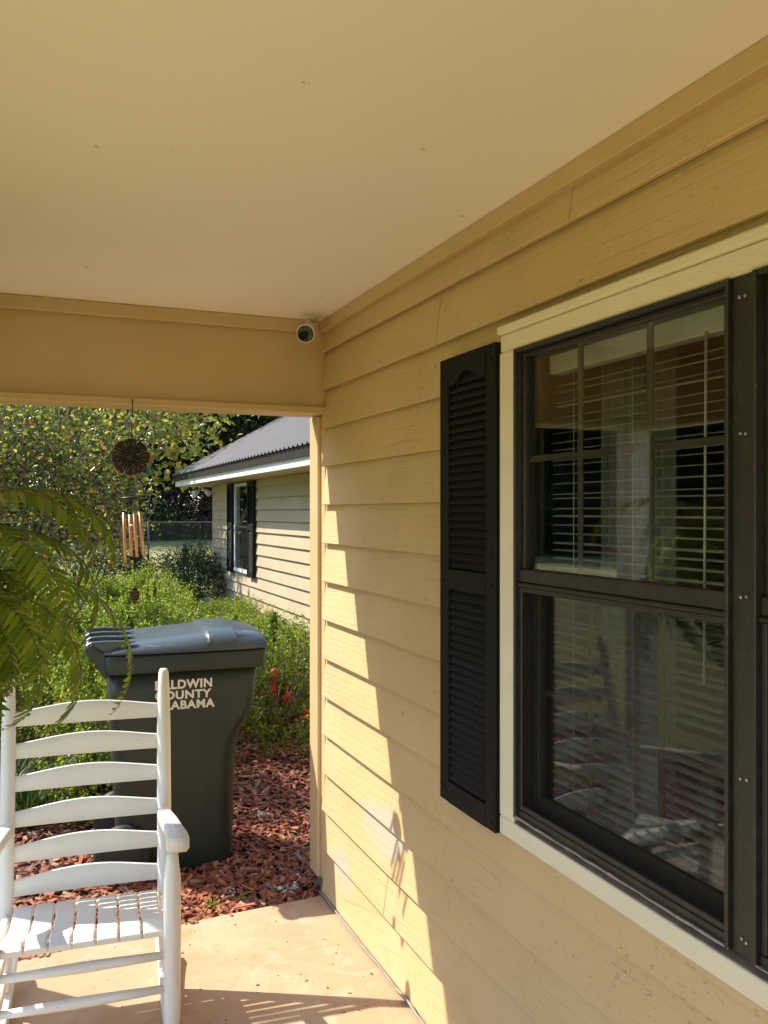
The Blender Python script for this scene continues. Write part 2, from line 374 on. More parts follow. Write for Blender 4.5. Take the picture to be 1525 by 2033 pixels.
for (x, y) in spots:
    if (x, y) in nset: continue
    cv = chip_verts(random.uniform(.025, .09), random.uniform(.009, .025), random.uniform(.003, .009), random)
    mt = Matrix.Translation((x, y, bed_z(x, y) + random.uniform(0, .02))) @ Matrix.Rotation(random.uniform(0, 6.3), 4, 'Z') @ Matrix.Rotation(random.gauss(0, .3), 4, 'X') @ Matrix.Rotation(random.gauss(0, .3), 4, 'Y')
    o = len(vs); vs += [tuple(mt @ Vector(p)) for p in cv]; fs += [tuple(i+o for i in f) for f in CF]
m = bpy.data.meshes.new('wood_chips'); m.from_pydata(vs, [], fs)
o = link('wood_chips', m, M['chips'], bed); o['kind'] = 'stuff'

mb = MB()
for k in range(110):
    x, y = (random.uniform(.2, 1.16), random.uniform(2.2, 3.5)) if k < 90 else (random.gauss(1.0, .15), random.gauss(2.95, .3))
    if x > 1.165 or not in_slab(x, y+.01): continue
    s_ = random.choice((.0014, .0018, .0022, .003, .0045)); a = random.uniform(0, 6.3); h_ = s_*.5
    mb.add([(x + s_*1.6*math.cos(a+q*1.57)*(1 if q % 2 else .5), y + s_*1.6*math.sin(a+q*1.57)*(1 if q % 2 else .5), z) for z in (.0006, h_+.0006) for q in range(4)], CF)
o = mb.build('floor_litter', M['chips']); tag(o, 'scattered crumbs of bark and leaf bits on the concrete slab', 'litter', kind='stuff')
for k in range(26):                                        # chips kicked onto the slab edge
    x = random.uniform(.0, 1.12); y = 3.36 + (x+.75)/2.05*.185 - abs(random.gauss(0, .035)) + .02
    o = link('wood_chip', random.choice(chip_me), None, bed); o.location = (x, y, .0015); o.rotation_euler = (0, 0, random.uniform(0, 6.3)); s_ = random.uniform(.35, .8); o.scale = (s_, s_, s_)

# ------------------------------------------------------------------ porch house
house = thing('house', 'tan clapboard house with covered porch, black shutter and bronze framed window', 'house', (1.3, 2.0, 0))
ZL = [2.31 - .1625*k for k in range(15)]                  # lower edges of the siding courses
WY0, WY1, WZ0, WZ1 = .375, 1.990, .790, 2.110             # casing hole in the siding
def board(y0, y1, zc, z0=None, z1=None, mt=None, xo=1.180, par=None, flip=1, e=.1625, n=None, nm='siding_board', tilt=.027):
    zb = zc; zt = zc + e + .022
    z0 = zb if z0 is None else z0; z1 = zt if z1 is None else z1
    def fx(z): return xo + tilt*(z-zb)/(zt-zb)
    n = n or max(1, int(abs(y1-y0)/.3)); rings = []
    for k in range(n+1):
        y = y0 + (y1-y0)*k/n; j = random.uniform(-.0007, .0007); jz = random.uniform(-.0012, .0012) if z0 == zb else 0
        th = .013
        rings.append([(fx(z0)+j+.0015, y, z0+jz), (fx(z0)+j, y, z0+jz+.003), (fx(z1)+j*.5, y, z1), (fx(z1)+.006, y, z1), (fx(z0)+th, y, z0+jz)])
    o = MB().loft(rings, smooth=False).build(nm, mt or M['siding'], par or house); return o
ZL[14] = .012
for zc in ZL:
    top = min(zc + .1845, 2.437)
    if zc > WZ1 or zc + .1625 < WZ0 - .02:
        if zc in (ZL[1],): segs = [(-3.0, 2.412), (2.4155, 3.515)]
        elif zc == ZL[13]: segs = [(-3.0, .9), (.903, 2.83), (2.8335, 3.515)]
        elif zc == ZL[0]: segs = [(-3.0, 1.70), (1.703, 3.515)]
        else: segs = [(-3.0, 3.515)]
        for a, b in segs: board(a, b, zc, z1=top)
    else:
        board(WY1, 3.515, zc, z1=top); board(-3.0, WY0, zc, z1=top)
        if zc < WZ1 < top: board(WY0+.001, WY1-.001, zc, z0=WZ1, z1=top)
        if zc < WZ0 < top: board(WY0+.001, WY1-.001, zc, z1=WZ0)
def part(name, mt, *bx, par=None, b=0):
    mb = MB()
    for q in bx: (mb.bbox(*q, b=b) if b else mb.box(*q))
    return mb.build(name, mt, par or house)
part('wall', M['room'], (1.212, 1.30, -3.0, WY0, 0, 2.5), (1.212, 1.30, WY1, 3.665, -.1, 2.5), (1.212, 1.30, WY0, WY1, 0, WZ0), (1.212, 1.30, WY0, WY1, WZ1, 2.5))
part('wall_trim', M['trim'], (1.168, 1.207, -3.0, 3.518, 2.393, 2.4405), b=.003)
part('corner_board', M['trim'], (1.183, 1.2105, 3.572, 3.690, .045, 2.046), b=.005)
part('corner_board', M['trim'], (1.197, 1.2115, 3.518, 3.569, .045, 2.046), b=.003)
part('end_wall', M['wing_siding'], (1.301, 3.4, 3.62, 3.664, -.1, 2.5))
part('porch_ceiling', M['ceiling'], (-.62, 1.21, -3.2, 3.53, 2.441, 2.47))
part('end_beam', M['trim'], (-.60, 1.2045, 3.525, 3.648, 2.078, 2.4405))
part('end_beam_trim', M['trim'], (-.60, 1.1675, 3.497, 3.5245, 2.388, 2.4402), b=.004)
part('end_beam_ledge', M['trim'], (-.62, 1.205, 3.500, 3.668, 2.048, 2.0775), b=.004)
part('front_beam', M['trim'], (-.62, -.50, -3.2, 3.4945, 2.05, 2.4405))
part('front_beam_trim', M['trim'], (-.4995, -.475, -3.2, 3.49, 2.388, 2.4402), b=.004)
part('porch_post', M['white'], (-.56, -.44, 3.55, 3.67, -.02, 2.047), b=.006)
part('porch_post', M['white'], (-.56, -.44, -.9, -.78, .001, 2.049), b=.006)
mb = MB(); mb.extrude([(-.95, 2.42), (4.2, 3.95), (9.4, 2.42), (9.4, 2.34), (4.2, 3.87), (-.95, 2.34)], -6, 3.70, 'y'); 
mb2 = MB(); mb2.extrude([(-.80, 2.475), (1.5, 3.0), (1.5, 3.05), (-.80, 2.53)], -6, 3.705, 'y'); mb2.build('roof', M['shingle'], house)
mb3 = MB(); mb3.box(1.3, 9, -6, 3.60, 2.51, 2.6); mb3.build('attic_floor', M['room'], house)
# room behind the window
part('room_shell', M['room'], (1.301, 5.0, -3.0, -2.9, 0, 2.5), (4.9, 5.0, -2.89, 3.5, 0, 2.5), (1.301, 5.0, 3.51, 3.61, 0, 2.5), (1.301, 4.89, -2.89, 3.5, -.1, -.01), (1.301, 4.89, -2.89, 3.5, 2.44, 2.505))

# window casing
part('window_casing', M['white_trim'], (1.168, 1.2105, 1.930, 2.001, .829, 2.0495), b=.003)
part('window_casing', M['white_trim'], (1.170, 1.2105, .36, 2.000, 2.050, 2.0965), b=.004)
part('window_casing', M['white_trim'], (1.160, 1.2105, .35, 2.004, 2.097, 2.120), b=.005)
part('window_casing', M['white_trim'], (1.168, 1.2105, .36, 2.001, .780, .8285), b=.003)
part('window_casing', M['white_trim'], (1.168, 1.2105, .36, .432, .829, 2.0495), b=.003)
part('casing_return', M['pink_trim'], (1.170, 1.2100, 1.9278, 1.9298, .830, 2.0485))
MB().extrude([(1.169, .8288), (1.215, .8288), (1.215, .846), (1.169, .832)], .434, 1.9275, 'y').build('window_sill', M['sill_grey'], house)
def window(y0, y1, name):
    w_ = bpy.data.objects.new(name, None); C.objects.link(w_); w_.parent = house; w_.location = (1.2000, (y0+y1)/2, .84)
    w_.matrix_parent_inverse = chain(house).inverted()
    def q(nm, mt, *bx, b=.002): return part(nm, mt, *bx, par=w_, b=b)
    zb, zt, zm = .8445, 2.0490, 1.462
    q('frame', M['bronze'], (1.1650, 1.2420, y1-.009, y1, zb, zt), b=.002); q('frame', M['bronze'], (1.1650, 1.2420, y0, y0+.009, zb, zt))
    q('frame', M['bronze'], (1.1670, 1.2420, y0+.0095, y1-.0095, zt-.011, zt)); q('frame', M['bronze'], (1.1750, 1.2420, y0+.0095, y1-.0095, zb, zb+.022))
    a, b_ = y0+.0098, y1-.0098
    # upper sash outside, lower sash behind it, screen in front of the lower sash
    q('upper_sash', M['bronze'], (1.1860, 1.2080, b_-.013, b_, zm+.0225, zt-.0115), (1.1860, 1.2080, a, a+.012, zm+.0225, zt-.0115), (1.1870, 1.2070, a+.0125, b_-.0135, zt-.023, zt-.0118))
    q('meeting_rail', M['bronze'], (1.1760, 1.2120, a, b_, zm-.012, zm+.022), (1.1700, 1.2055, a, b_, zm-.022, zm-.0125), b=.003)
    q('lower_sash', M['bronze'], (1.2160, 1.2360, b_-.032, b_, zb+.0225, zm+.012), (1.2160, 1.2360, a, a+.02, zb+.0225, zm+.012), (1.2170, 1.2350, a+.0205, b_-.0325, zb+.0226, zb+.062), (1.2170, 1.2350, a+.0205, b_-.0325, zm-.013, zm+.0118))
    q('screen_frame', M['bronze'], (1.1770, 1.1860, b_-.012, b_, zb+.0225, zm-.0225), (1.1770, 1.1860, a, a+.012, zb+.0225, zm-.0225), (1.1780, 1.1850, a+.0125, b_-.0125, zb+.0226, zb+.036), (1.1780, 1.1850, a+.0125, b_-.0125, zm-.036, zm-.0226))
    q('pane', M['glass'], (1.1960, 1.1990, a+.008, b_-.010, zm+.018, zt-.018), b=0)
    q('pane', M['glass'], (1.2250, 1.2280, a+.016, b_-.028, zb+.055, zm-.006), b=0)
    sheet_ = MB().add([(1.1815, a+.01, zb+.03), (1.1815, b_-.01, zb+.03), (1.1815, b_-.01, zm-.03), (1.1815, a+.01, zm-.03)], [(0,1,2,3)]); sheet_.build('insect_screen', M['screen'], w_)
    wd = b_ - a
    for t in (.34, .68):
        y = a + wd*t
        q('muntin', M['muntin'], (1.2005, 1.2080, y-.009, y+.009, zm+.0225, zt-.0235)); q('muntin', M['muntin'], (1.2295, 1.2360, y-.009, y+.009, zb+.063, zm-.0135))
    ys = [a+.013] + [a+wd*.34] + [a+wd*.68] + [b_-.014]
    for k in range(3):
        l, r = ys[k] + (.0095 if k else 0), ys[k+1] - (.0095 if k < 2 else 0)
        q('muntin', M['muntin'], (1.2008, 1.2075, l, r, 1.757, 1.773)); q('muntin', M['muntin'], (1.2297, 1.2355, l+(.012 if k == 0 else 0), r-(.013 if k == 2 else 0), 1.162, 1.178))
    cb = MB(); 
    pts = [(1.1680, y0 + (y1-y0)*i/24, zb+.004+random.uniform(-.001, .001)) for i in range(25)]
    cb.tube(pts, [random.uniform(.0018, .0036) for _ in pts], 5).build('caulk_bead', M['caulk'], w_)
    return w_
window(1.1940, 1.9276, 'window'); window(.4345, 1.1390, 'window')
part('mullion', M['bronze'], (1.176, 1.242, 1.1395, 1.1935, .8445, 2.0490), b=.002)
part('mullion_rib', M['bronze'], (1.1735, 1.1758, 1.143, 1.151, .848, 2.046))
for (y, z) in [(1.183, 2.011), (1.170, 2.011), (1.181, 1.769), (1.169, 1.768), (1.180, 1.479), (1.167, 1.481), (1.181, 1.157), (1.166, 1.159), (1.178, .875), (1.167, .872)]:
    MB().tube([(1.1765, y-.008, z), (1.1735, y-.008, z), (1.1727, y-.008, z)], [.0036, .0036, .0015], 8).build('screw', M['metal_bits'], house)

# shutter with arched top rail and louvres
sh = bpy.data.objects.new('shutter', None); C.objects.link(sh); sh.parent = house; sh.location = (1.17, 2.17, .776); sh.matrix_parent_inverse = chain(house).inverted()
SY0, SY1, SZ0, SZ1 = 2.006, 2.334, .776, 2.082
XF, XB = 1.157, 1.1785
part('stile', M['shutter'], (XF, XB, SY0, SY0+.052, SZ0, SZ1), par=sh, b=.003); part('stile', M['shutter'], (XF, XB, SY1-.052, SY1, SZ0, SZ1), par=sh, b=.003)
ya, yb = SY0+.0522, SY1-.0522
def arch(t): return 2.000 + .034*max(0, math.cos((t-.5)*math.pi*1.55))**1.2
pl = [(ya, SZ1-.0005), (yb, SZ1-.0005)] + [(yb + (ya-yb)*k/16, arch(k/16)) for k in range(17)]
MB().extrude(pl, XF+.0005, XB, 'x').build('top_rail', M['shutter'], sh)
part('middle_rail', M['shutter'], (XF+.0005, XB, ya, yb, 1.405, 1.462), par=sh); part('bottom_rail', M['shutter'], (XF+.0005, XB, ya, yb, SZ0+.0005, .838), par=sh)
part('back_panel', M['shutter'], (XB-.005, XB-.001, ya, yb, .838, 2.04), par=sh)
lv = MB().extrude([(-.0085, -.0125), (-.006, -.0135), (.0075, .0105), (.005, .0125)], ya, yb, 'y').mesh('louver'); lv.materials.append(M['shutter'])
for (z0, z1, n) in ((.846, 1.398, 24), (1.470, 2.022, 24)):
    for k in range(n):
        o = link('louver', lv, None, sh); o.location = (1.168, 0, z0 + (z1-z0)*(k+.5)/n)
for (y, z) in ((SY0+.02, 2.04), (SY1-.02, 2.03), (SY0+.018, 1.43), (SY1-.02, 1.425), (SY0+.02, .80), (SY1-.02, .82)):
    MB().tube([(XF+.001, y, z), (XF-.003, y, z), (XF-.004, y, z)], [.006, .0055, .003], 10).build('screw_cap', M['shutter'], sh)

# blinds and curtains behind the glass
def blind(y0, y1, label):
    t = thing('window_blind', label, 'blind', (1.2850, (y0+y1)/2, 2.03), group='blinds behind the panes')
    MB().bbox(1.2600, 1.3000, y0, y1, 1.985, 2.035, b=.003).build('head_rail', M['cord_blind'], t)
    prof = [(-.0125, -.0005), (-.006, .0012), (0, .0018), (.006, .0012), (.0125, -.0005), (.006, .0004), (0, .001), (-.006, .0004)]
    ca, sa = math.cos(R(8)), math.sin(R(8))
    me = MB().extrude([(x*ca - z*sa, x*sa + z*ca) for x, z in prof], y0, y1, 'y').mesh('slat'); me.materials.append(M['cord_blind'])
    n = 52
    for k in range(n):
        o = link('slat', me, None, t); o.location = (1.2800, 0, .875 + k*.0212); o.rotation_euler = (random.gauss(0, .0016), random.gauss(0, .035), 0)
    MB().bbox(1.2680, 1.2930, y0, y1, .850, .864, b=.002).build('bottom_rail', M['cord_blind'], t)
    for yy in (y0+.07, (y0+y1)/2 + .02, y1-.10):
        MB().tube([(1.2660, yy, .86), (1.2660, yy, 1.99)], .0011, 5).build('ladder_cord', M['cord_blind'], t)
    MB().tube([(1.2570, y0+.135, 1.2850), (1.2580, y0+.13, 1.99)], .003, 6).build('tilt_wand', M['cord_blind'], t)
blind(1.215, 1.905, 'white mini blind with open slats hanging behind the pane beside the shutter')
blind(.46, 1.11, 'white mini blind hanging behind the window on the other side of the mullion')
def curtain(y0, y1, x, label):
    n = 60; A = []; B = []
    for k in range(n+1):
        y = y0 + (y1-y0)*k/n; d = .016*math.sin(k*.75) + .006*math.sin(k*1.9)
        A.append((x+d, y, .45)); B.append((x+d*.8, y, 2.2))
    mb = MB().add(A + B, [(k, k+1, n+2+k, n+1+k) for k in range(n)], True); o = mb.build('curtain', M['curtain'])
    s = o.modifiers.new('thick', 'SOLIDIFY'); s.thickness = .002
    tag(o, label, 'curtain', 'curtains inside the window')
curtain(1.62, 1.90, 1.42, 'grey pleated curtain panel behind the blind, on the shutter side')
curtain(1.16, 1.36, 1.42, 'grey pleated curtain panel behind the blind, beside the mullion')

# ------------------------------------------------------------------ security camera under the ceiling
sc_ = thing('security_camera', 'white bullet security camera mounted on the porch ceiling corner', 'camera', (1.10, 3.43, 2.441))
MB().loft([[(1.10+r*math.cos(a), 3.43+r*math.sin(a), z) for a in [2*math.pi*k/24 for k in range(24)]] for r, z in ((.036, 2.4405), (.036, 2.432), (.030, 2.425), (.014, 2.423))]).build('base', M['camwhite'], sc_)
MB().tube([(1.10, 3.43, 2.43), (1.10, 3.43, 2.405), (1.095, 3.425, 2.385)], [.013, .012, .013], 12).build('arm', M['camwhite'], sc_)
hd = Vector((-.50, -.80, -.36)).normalized(); hc = Vector((1.088, 3.40, 2.372))
body = MB().tube([hc + hd*t for t in (-.055, -.050, -.03, .045, .060, .064)], [.012, .026, .033, .0375, .0385, .0365], 28); body = body.build('body', M['camwhite'], sc_)
MB().tube([hc + hd*t for t in (.060, .0650, .0662)], [.0335, .0335, .030], 24).build('lens', M['lens'], sc_)
MB().tube([hc + hd*t for t in (.0655, .068, .0695)], [.013, .013, .009], 16).build('lens_ring', M['shutter'], sc_)

# ------------------------------------------------------------------ cable along the wall foot
pts = []
for k in range(40):
    t = k/39; y = 3.52 - t*3.2
    pts.append((1.1745 + .002*math.sin(k*.9), y, .008 + .004*max(0, math.sin(k*1.7)) + (.012 if k == 11 else 0)))
tag(MB().tube(pts, .0048, 6).build('cable', M['cable']), 'thin grey cable lying on the slab along the foot of the wall', 'cable')

# ------------------------------------------------------------------ rocking chair
ch = thing('rocking_chair', 'white wooden ladder back rocking chair on the porch slab', 'chair', (.20, 3.05, 0), R(-5))
def cp(nm, mb, bev=0):
    o = mb.build(nm, M['white'], ch, True)
    if bev: smooth_bevel(o, bev, 3)
    return o
def back(z): return .27*(z-.075)/.985                      # y of the back posts at height z
for s in (-1, 1):
    zz = [.072, .10, .35, .60, .85, .99, 1.035, 1.048]
    cp('back_post', MB().tube([(s*(.252+.012*z), back(z), z) for z in zz], [.019, .021, .024, .0245, .024, .0205, .018, .012], 14))
    fz = [.058, .08, .10, .30, .36, .52, .57, .598]
    cp('front_leg', MB().tube([(s*.252, -.36-.01*(z > .3), z) for z in fz], [.020, .023, .025, .0265, .0265, .026, .020, .018], 14))
    # arm: flat board, wide rounded front end, rising forward
    rings = []
    for y, wd, dx in ((.065, .020, -.012), (.02, .024, -.008), (-.10, .027, 0), (-.24, .028, .006), (-.33, .030, .008), (-.385, .034, .004), (-.412, .033, .004), (-.420, .029, .004)):
        z = .640 + (-y-.4)*.14; t = .020 if y > -.3 else .024
        if y < -.435: t -= .005
        x = s*(.262+dx)
        rings.append([(x+a*wd, y, z+b*t) for a, b in ((-1,-.6),(-.8,-1),(.8,-1),(1,-.6),(1,.6),(.8,1),(-.8,1),(-1,.6))])
    cp('arm', MB().loft(rings))
    # rocker
    top = []; bot = []
    for k in range(25):
        y = .235 - .82*k/24; zb = .0015 + .30*(y+.17)**2 * 1.0
        bot.append((y, zb)); top.append((y, zb + .052 - (.02 if k in (0, 24) else 0)))
    mb = MB(); n = 25; x0, x1 = s*.252-.019, s*.252+.019
    vs = [(x0, y, z) for y, z in bot] + [(x0, y, z) for y, z in top] + [(x1, y, z) for y, z in bot] + [(x1, y, z) for y, z in top]
    fs = []
    for k in range(n-1): fs += [(k, k+1, n+k+1, n+k), (2*n+k, 3*n+k, 3*n+k+1, 2*n+k+1), (k, 2*n+k, 2*n+k+1, k+1), (n+k, n+k+1, 3*n+k+1, 3*n+k)]
    fs += [(0, n, 3*n, 2*n), (n-1, 3*n-1, 4*n-1, 2*n-1)]
    cp('rocker', mb.add(vs, fs), .004)
    for z in (.215, .125):
        cp('side_stretcher', MB().tube([(s*.252, back(z), z), (s*.252, -.18, z+.008), (s*.252, -.36, z+.012)], [.011, .0145, .011], 10))
    cp('seat_rail', MB().tube([(s*.250, back(.31), .285), (s*.252, -.355, .345)], .015, 10))
for z in (.292, .190): cp('front_stretcher', MB().tube([(-.252, -.362, z), (-.1, -.362, z), (0, -.362, z), (.1, -.362, z), (.252, -.362, z)], [.011, .0145, .016, .0145, .011], 10))
cp('rear_stretcher', MB().tube([(-.25, back(.205), .205), (0, back(.205), .205), (.25, back(.205), .205)], [.011, .014, .011], 10))
for zc in (.372, .475, .583, .695, .80, .905):            # ladder slats, arched top edge, bowed back
    n = 22; rings = []
    for k in range(n+1):
        t = -1 + 2*k/n; x = t*(.238+.012*zc); bow = .006*(1-t*t)
        zt = zc + .022 + .024*math.cos(math.pi*t/2)**1.3; zb = zc - .027
        y0 = back(zt)+bow; y1 = back(zb)+bow
        rings.append([(x, y1-.006, zb+.002), (x, y1+.004, zb), (x, y1+.006, zb+.003), (x, y0+.006, zt-.003), (x, y0+.003, zt), (x, y0-.004, zt), (x, y0-.006, zt-.003)])
    cp('back_slat', MB().loft(rings))
ns = 7; wsl = .462/ns
for k in range(ns):                                        # seat slats, front to back, dished with a rolled front edge
    xl = -.231 + wsl*k + .0035; xr = xl + wsl - .007
    rings = []
    for j in range(19):
        t = j/18; y = .055 - .425*t
        zt = .318 + .082*t - .026*math.sin(math.pi*min(1, t/.9)) - (.030*((t-.86)/.14)**2 if t > .86 else 0)
        th = .017
        rings.append([(xl, y, zt-th), (xl, y, zt-.003), (xl+.004, y, zt), (xr-.004, y, zt), (xr, y, zt-.003), (xr, y, zt-th)])
    cp('seat_slat', MB().loft(rings, smooth=False))
cp('seat_rail', MB().tube([(-.25, back(.3)+.005, .290), (.25, back(.3)+.005, .290)], .013, 10))
cp('seat_rail', MB().tube([(-.25, -.335, .352), (.25, -.335, .352)], .013, 10))

# ------------------------------------------------------------------ wheeled refuse cart
cx, cyy, cz = .695, 4.30, -.045
BZ = 1.055
bin_ = thing('refuse_cart', 'dark green wheeled refuse cart with white county lettering on the mulch', 'refuse cart', (cx, cyy, cz), R(-3.5))
bin_.scale = (1, 1, BZ)
def rr(x0, x1, hy, r, z, n=6, dy=0):
    pts = []
    for (qx, qy, a0) in ((x1-r, hy-r, 0), (x0+r, hy-r, 90), (x0+r, -hy+r, 180), (x1-r, -hy+r, 270)):
        for k in range(n+1): a = R(a0 + 90*k/n); pts.append((qx + r*math.cos(a), qy + r*math.sin(a) + dy, z))
    return pts
def X(x): return x - cx
secs = [(0, .43, .925, .225, .07), (.015, .42, .935, .235, .075), (.12, .415, .94, .242, .08), (.46, .395, .950, .268, .085), (.55, .39, .956, .275, .085), (.61, .387, .972, .280, .075),
        (.67, .383, 1.005, .287, .058), (.72, .380, 1.026, .292, .05), (.80, .377, 1.034, .298, .05), (.905, .372, 1.042, .305, .05)]
body = MB().loft([rr(X(a), X(b), h, r, z) for z, a, b, h, r in secs]).build('body', M['cart'], bin_, True)
mb = MB().loft([rr(X(a), X(b), h, .055, z) for z, a, b, h in ((.900, .371, 1.043, .306), (.902, .352, 1.072, .325), (.908, .350, 1.076, .327), (.972, .346, 1.084, .331), (.980, .352, 1.078, .326))])
mb.build('rim', M['cart'], bin_, True)
# lid: crowned panel with a raised block near the front
rings = []
for x, zc, zi, hy in ((.352, .984, 1.010, .300), (.40, .984, 1.020, .322), (.55, .984, 1.034, .328), (.78, .984, 1.053, .330), (.805, .984, 1.056, .330), (.815, .984, 1.069, .330), (.94, .984, 1.070, .330), (.945, .984, 1.063, .330), (1.05, .984, 1.048, .322), (1.082, .984, 1.038, .30), (1.092, .984, 1.012, .285)):
    rings.append([(X(x), -hy, zc), (X(x), -hy-.004, zc+.004), (X(x), -hy, zc+.010), (X(x), -hy+.012, zc+(zi-zc)*.45), (X(x), -hy+.05, zc+(zi-zc)*.80), (X(x), -hy*.55, zi-.002), (X(x), 0, zi), (X(x), hy*.55, zi-.002), (X(x), hy-.05, zc+(zi-zc)*.80), (X(x), hy-.012, zc+(zi-zc)*.45), (X(x), hy, zc+.010), (X(x), hy+.004, zc+.004), (X(x), hy, zc)])
lid = smooth_bevel(MB().loft(rings).build('lid', M['lid'], bin_, True), .004, 2, 35)
MB().loft([[(X(x), y, z) for y in (-.20, .20) for z in ((a, b) if y < 0 else (b, a))] for x, a, b in ((1.05, 1.012, 1.030), (1.098, 1.005, 1.020), (1.110, .998, 1.010))], smooth=False).build('lid_grip', M['lid'], lid, True)
part('rib', M['lid'], par=None) if False else None
for k in range(4):                                         # pointed hinge lugs reaching back over the handle bar
    y = -.27 + k*.165
    mb = MB().extrude([(X(.285), .985), (X(.270), 1.005), (X(.275), 1.028), (X(.30), 1.040), (X(.36), 1.042), (X(.50), 1.036), (X(.44), 1.020), (X(.36), .985), (X(.33), .950), (X(.31), .950)], y-.017, y+.017, 'y')
    smooth_bevel(mb.build('hinge_lug', M['lid'], bin_, True), .006, 2)
MB().tube([(X(.292), -.30, 1.012), (X(.292), .26, 1.012)], .015, 12).build('handle_bar', M['cart'], bin_, True)
for y in (-.29, .26):
    smooth_bevel(MB().extrude([(X(.278), 1.0), (X(.30), 1.03), (X(.36), .99), (X(.375), .90), (X(.36), .88)], y-.012, y+.012, 'y').build('handle_bracket', M['cart'], bin_, True), .005, 2)
MB().bbox(X(1.0385), X(1.0475), -.05, .05, .78, .90, b=.003).build('lift_bar_recess', M['rubber'], bin_, True)
for y in (-.262, .262):
    ring = lambda r, yy: [(X(.435) + r*math.cos(a), yy, .125 + r*math.sin(a)) for a in [2*math.pi*k/28 for k in range(28)]]
    wd = .03
    wh = MB().loft([ring(.10, y-wd), ring(.120, y-wd*.8), ring(.125, y-wd*.3), ring(.125, y+wd*.3), ring(.120, y+wd*.8), ring(.10, y+wd)]).build('wheel', M['rubber'], bin_, True)
    MB().loft([ring(.085, y-wd-.004), ring(.08, y-wd-.006), ring(.03, y-wd-.012), ring(.012, y-wd-.013)]).build('wheel_hub', M['rubber'], wh, True)
MB().tube([(X(.435), -.26, .125), (X(.435), .26, .125)], .012, 8).build('axle', M['metal_bits'], bin_, True)
def lettering(txt, x0, wd, z, h):
    cu = bpy.data.curves.new('lettering', 'FONT'); cu.body = txt; cu.size = 1.0; cu.offset = .038; cu.space_character = 1.10; cu.resolution_u = 6; cu.extrude = .004; cu.align_x = 'LEFT'
    o = bpy.data.objects.new('tmp', cu); C.objects.link(o); bpy.context.view_layer.update()
    me = bpy.data.meshes.new_from_object(o.evaluated_get(bpy.context.evaluated_depsgraph_get())); bpy.data.objects.remove(o)
    xs = [v.co.x for v in me.vertices]; ys = [v.co.y for v in me.vertices]; sx = wd/(max(xs)-min(xs)); sy = h/(max(ys)-min(ys)); mx, my = min(xs), min(ys)
    for v in me.vertices:
        x = x0 + (v.co.x-mx)*sx; zz = z + (v.co.y-my)*sy
        hy = .305 - (.905-zz)*.0667
        v.co = (x, -hy - .0012 - v.co.z*.15, zz)
    o = link('lettering', me, M['lettering'], bin_, True); return o
xr_ = .835 - cx
lettering('BALDWIN', xr_-.262, .255, .824, .040); lettering('COUNTY', xr_-.262, .252, .779, .038); lettering('ALABAMA', xr_-.262, .268, .735, .038)

# ------------------------------------------------------------------ foliage helpers
def leaf_mesh(name, ctr, size, mt, up=.4, asp=.5, fold=.25, nrm=None, seed=1):
    r = np.random.default_rng(seed); n = len(ctr); ctr = np.asarray(ctr, float)
    size = np.broadcast_to(np.asarray(size, float), (n,)) * r.uniform(.7, 1.3, n)
    d = r.normal(size=(n, 3)); d[:, 2] *= .6
    if nrm is not None: d += nrm*.35
    d /= np.linalg.norm(d, axis=1)[:, None]
    nn = r.normal(size=(n, 3)); nn[:, 2] += up*3
    s = np.cross(d, nn); s /= np.linalg.norm(s, axis=1)[:, None] + 1e-9
    nn = np.cross(s, d)
    L = size[:, None]; W = L*asp
    v = np.empty((n, 4, 3)); v[:, 0] = ctr - d*L*.5; v[:, 1] = ctr + s*W*.5 + nn*W*fold; v[:, 2] = ctr + d*L*.5; v[:, 3] = ctr - s*W*.5 + nn*W*fold
    m = bpy.data.meshes.new(name); m.vertices.add(4*n); m.vertices.foreach_set('co', v.ravel())
    b = np.arange(n)[:, None]*4; li = (b + np.array([0, 1, 2, 0, 2, 3])).ravel()
    m.loops.add(6*n); m.loops.foreach_set('vertex_index', li.astype(np.int32))
    m.polygons.add(2*n); m.polygons.foreach_set('loop_start', np.arange(0, 6*n, 3, dtype=np.int32)); 
    m.update(calc_edges=True); m.validate(); m.materials.append(mt); return m

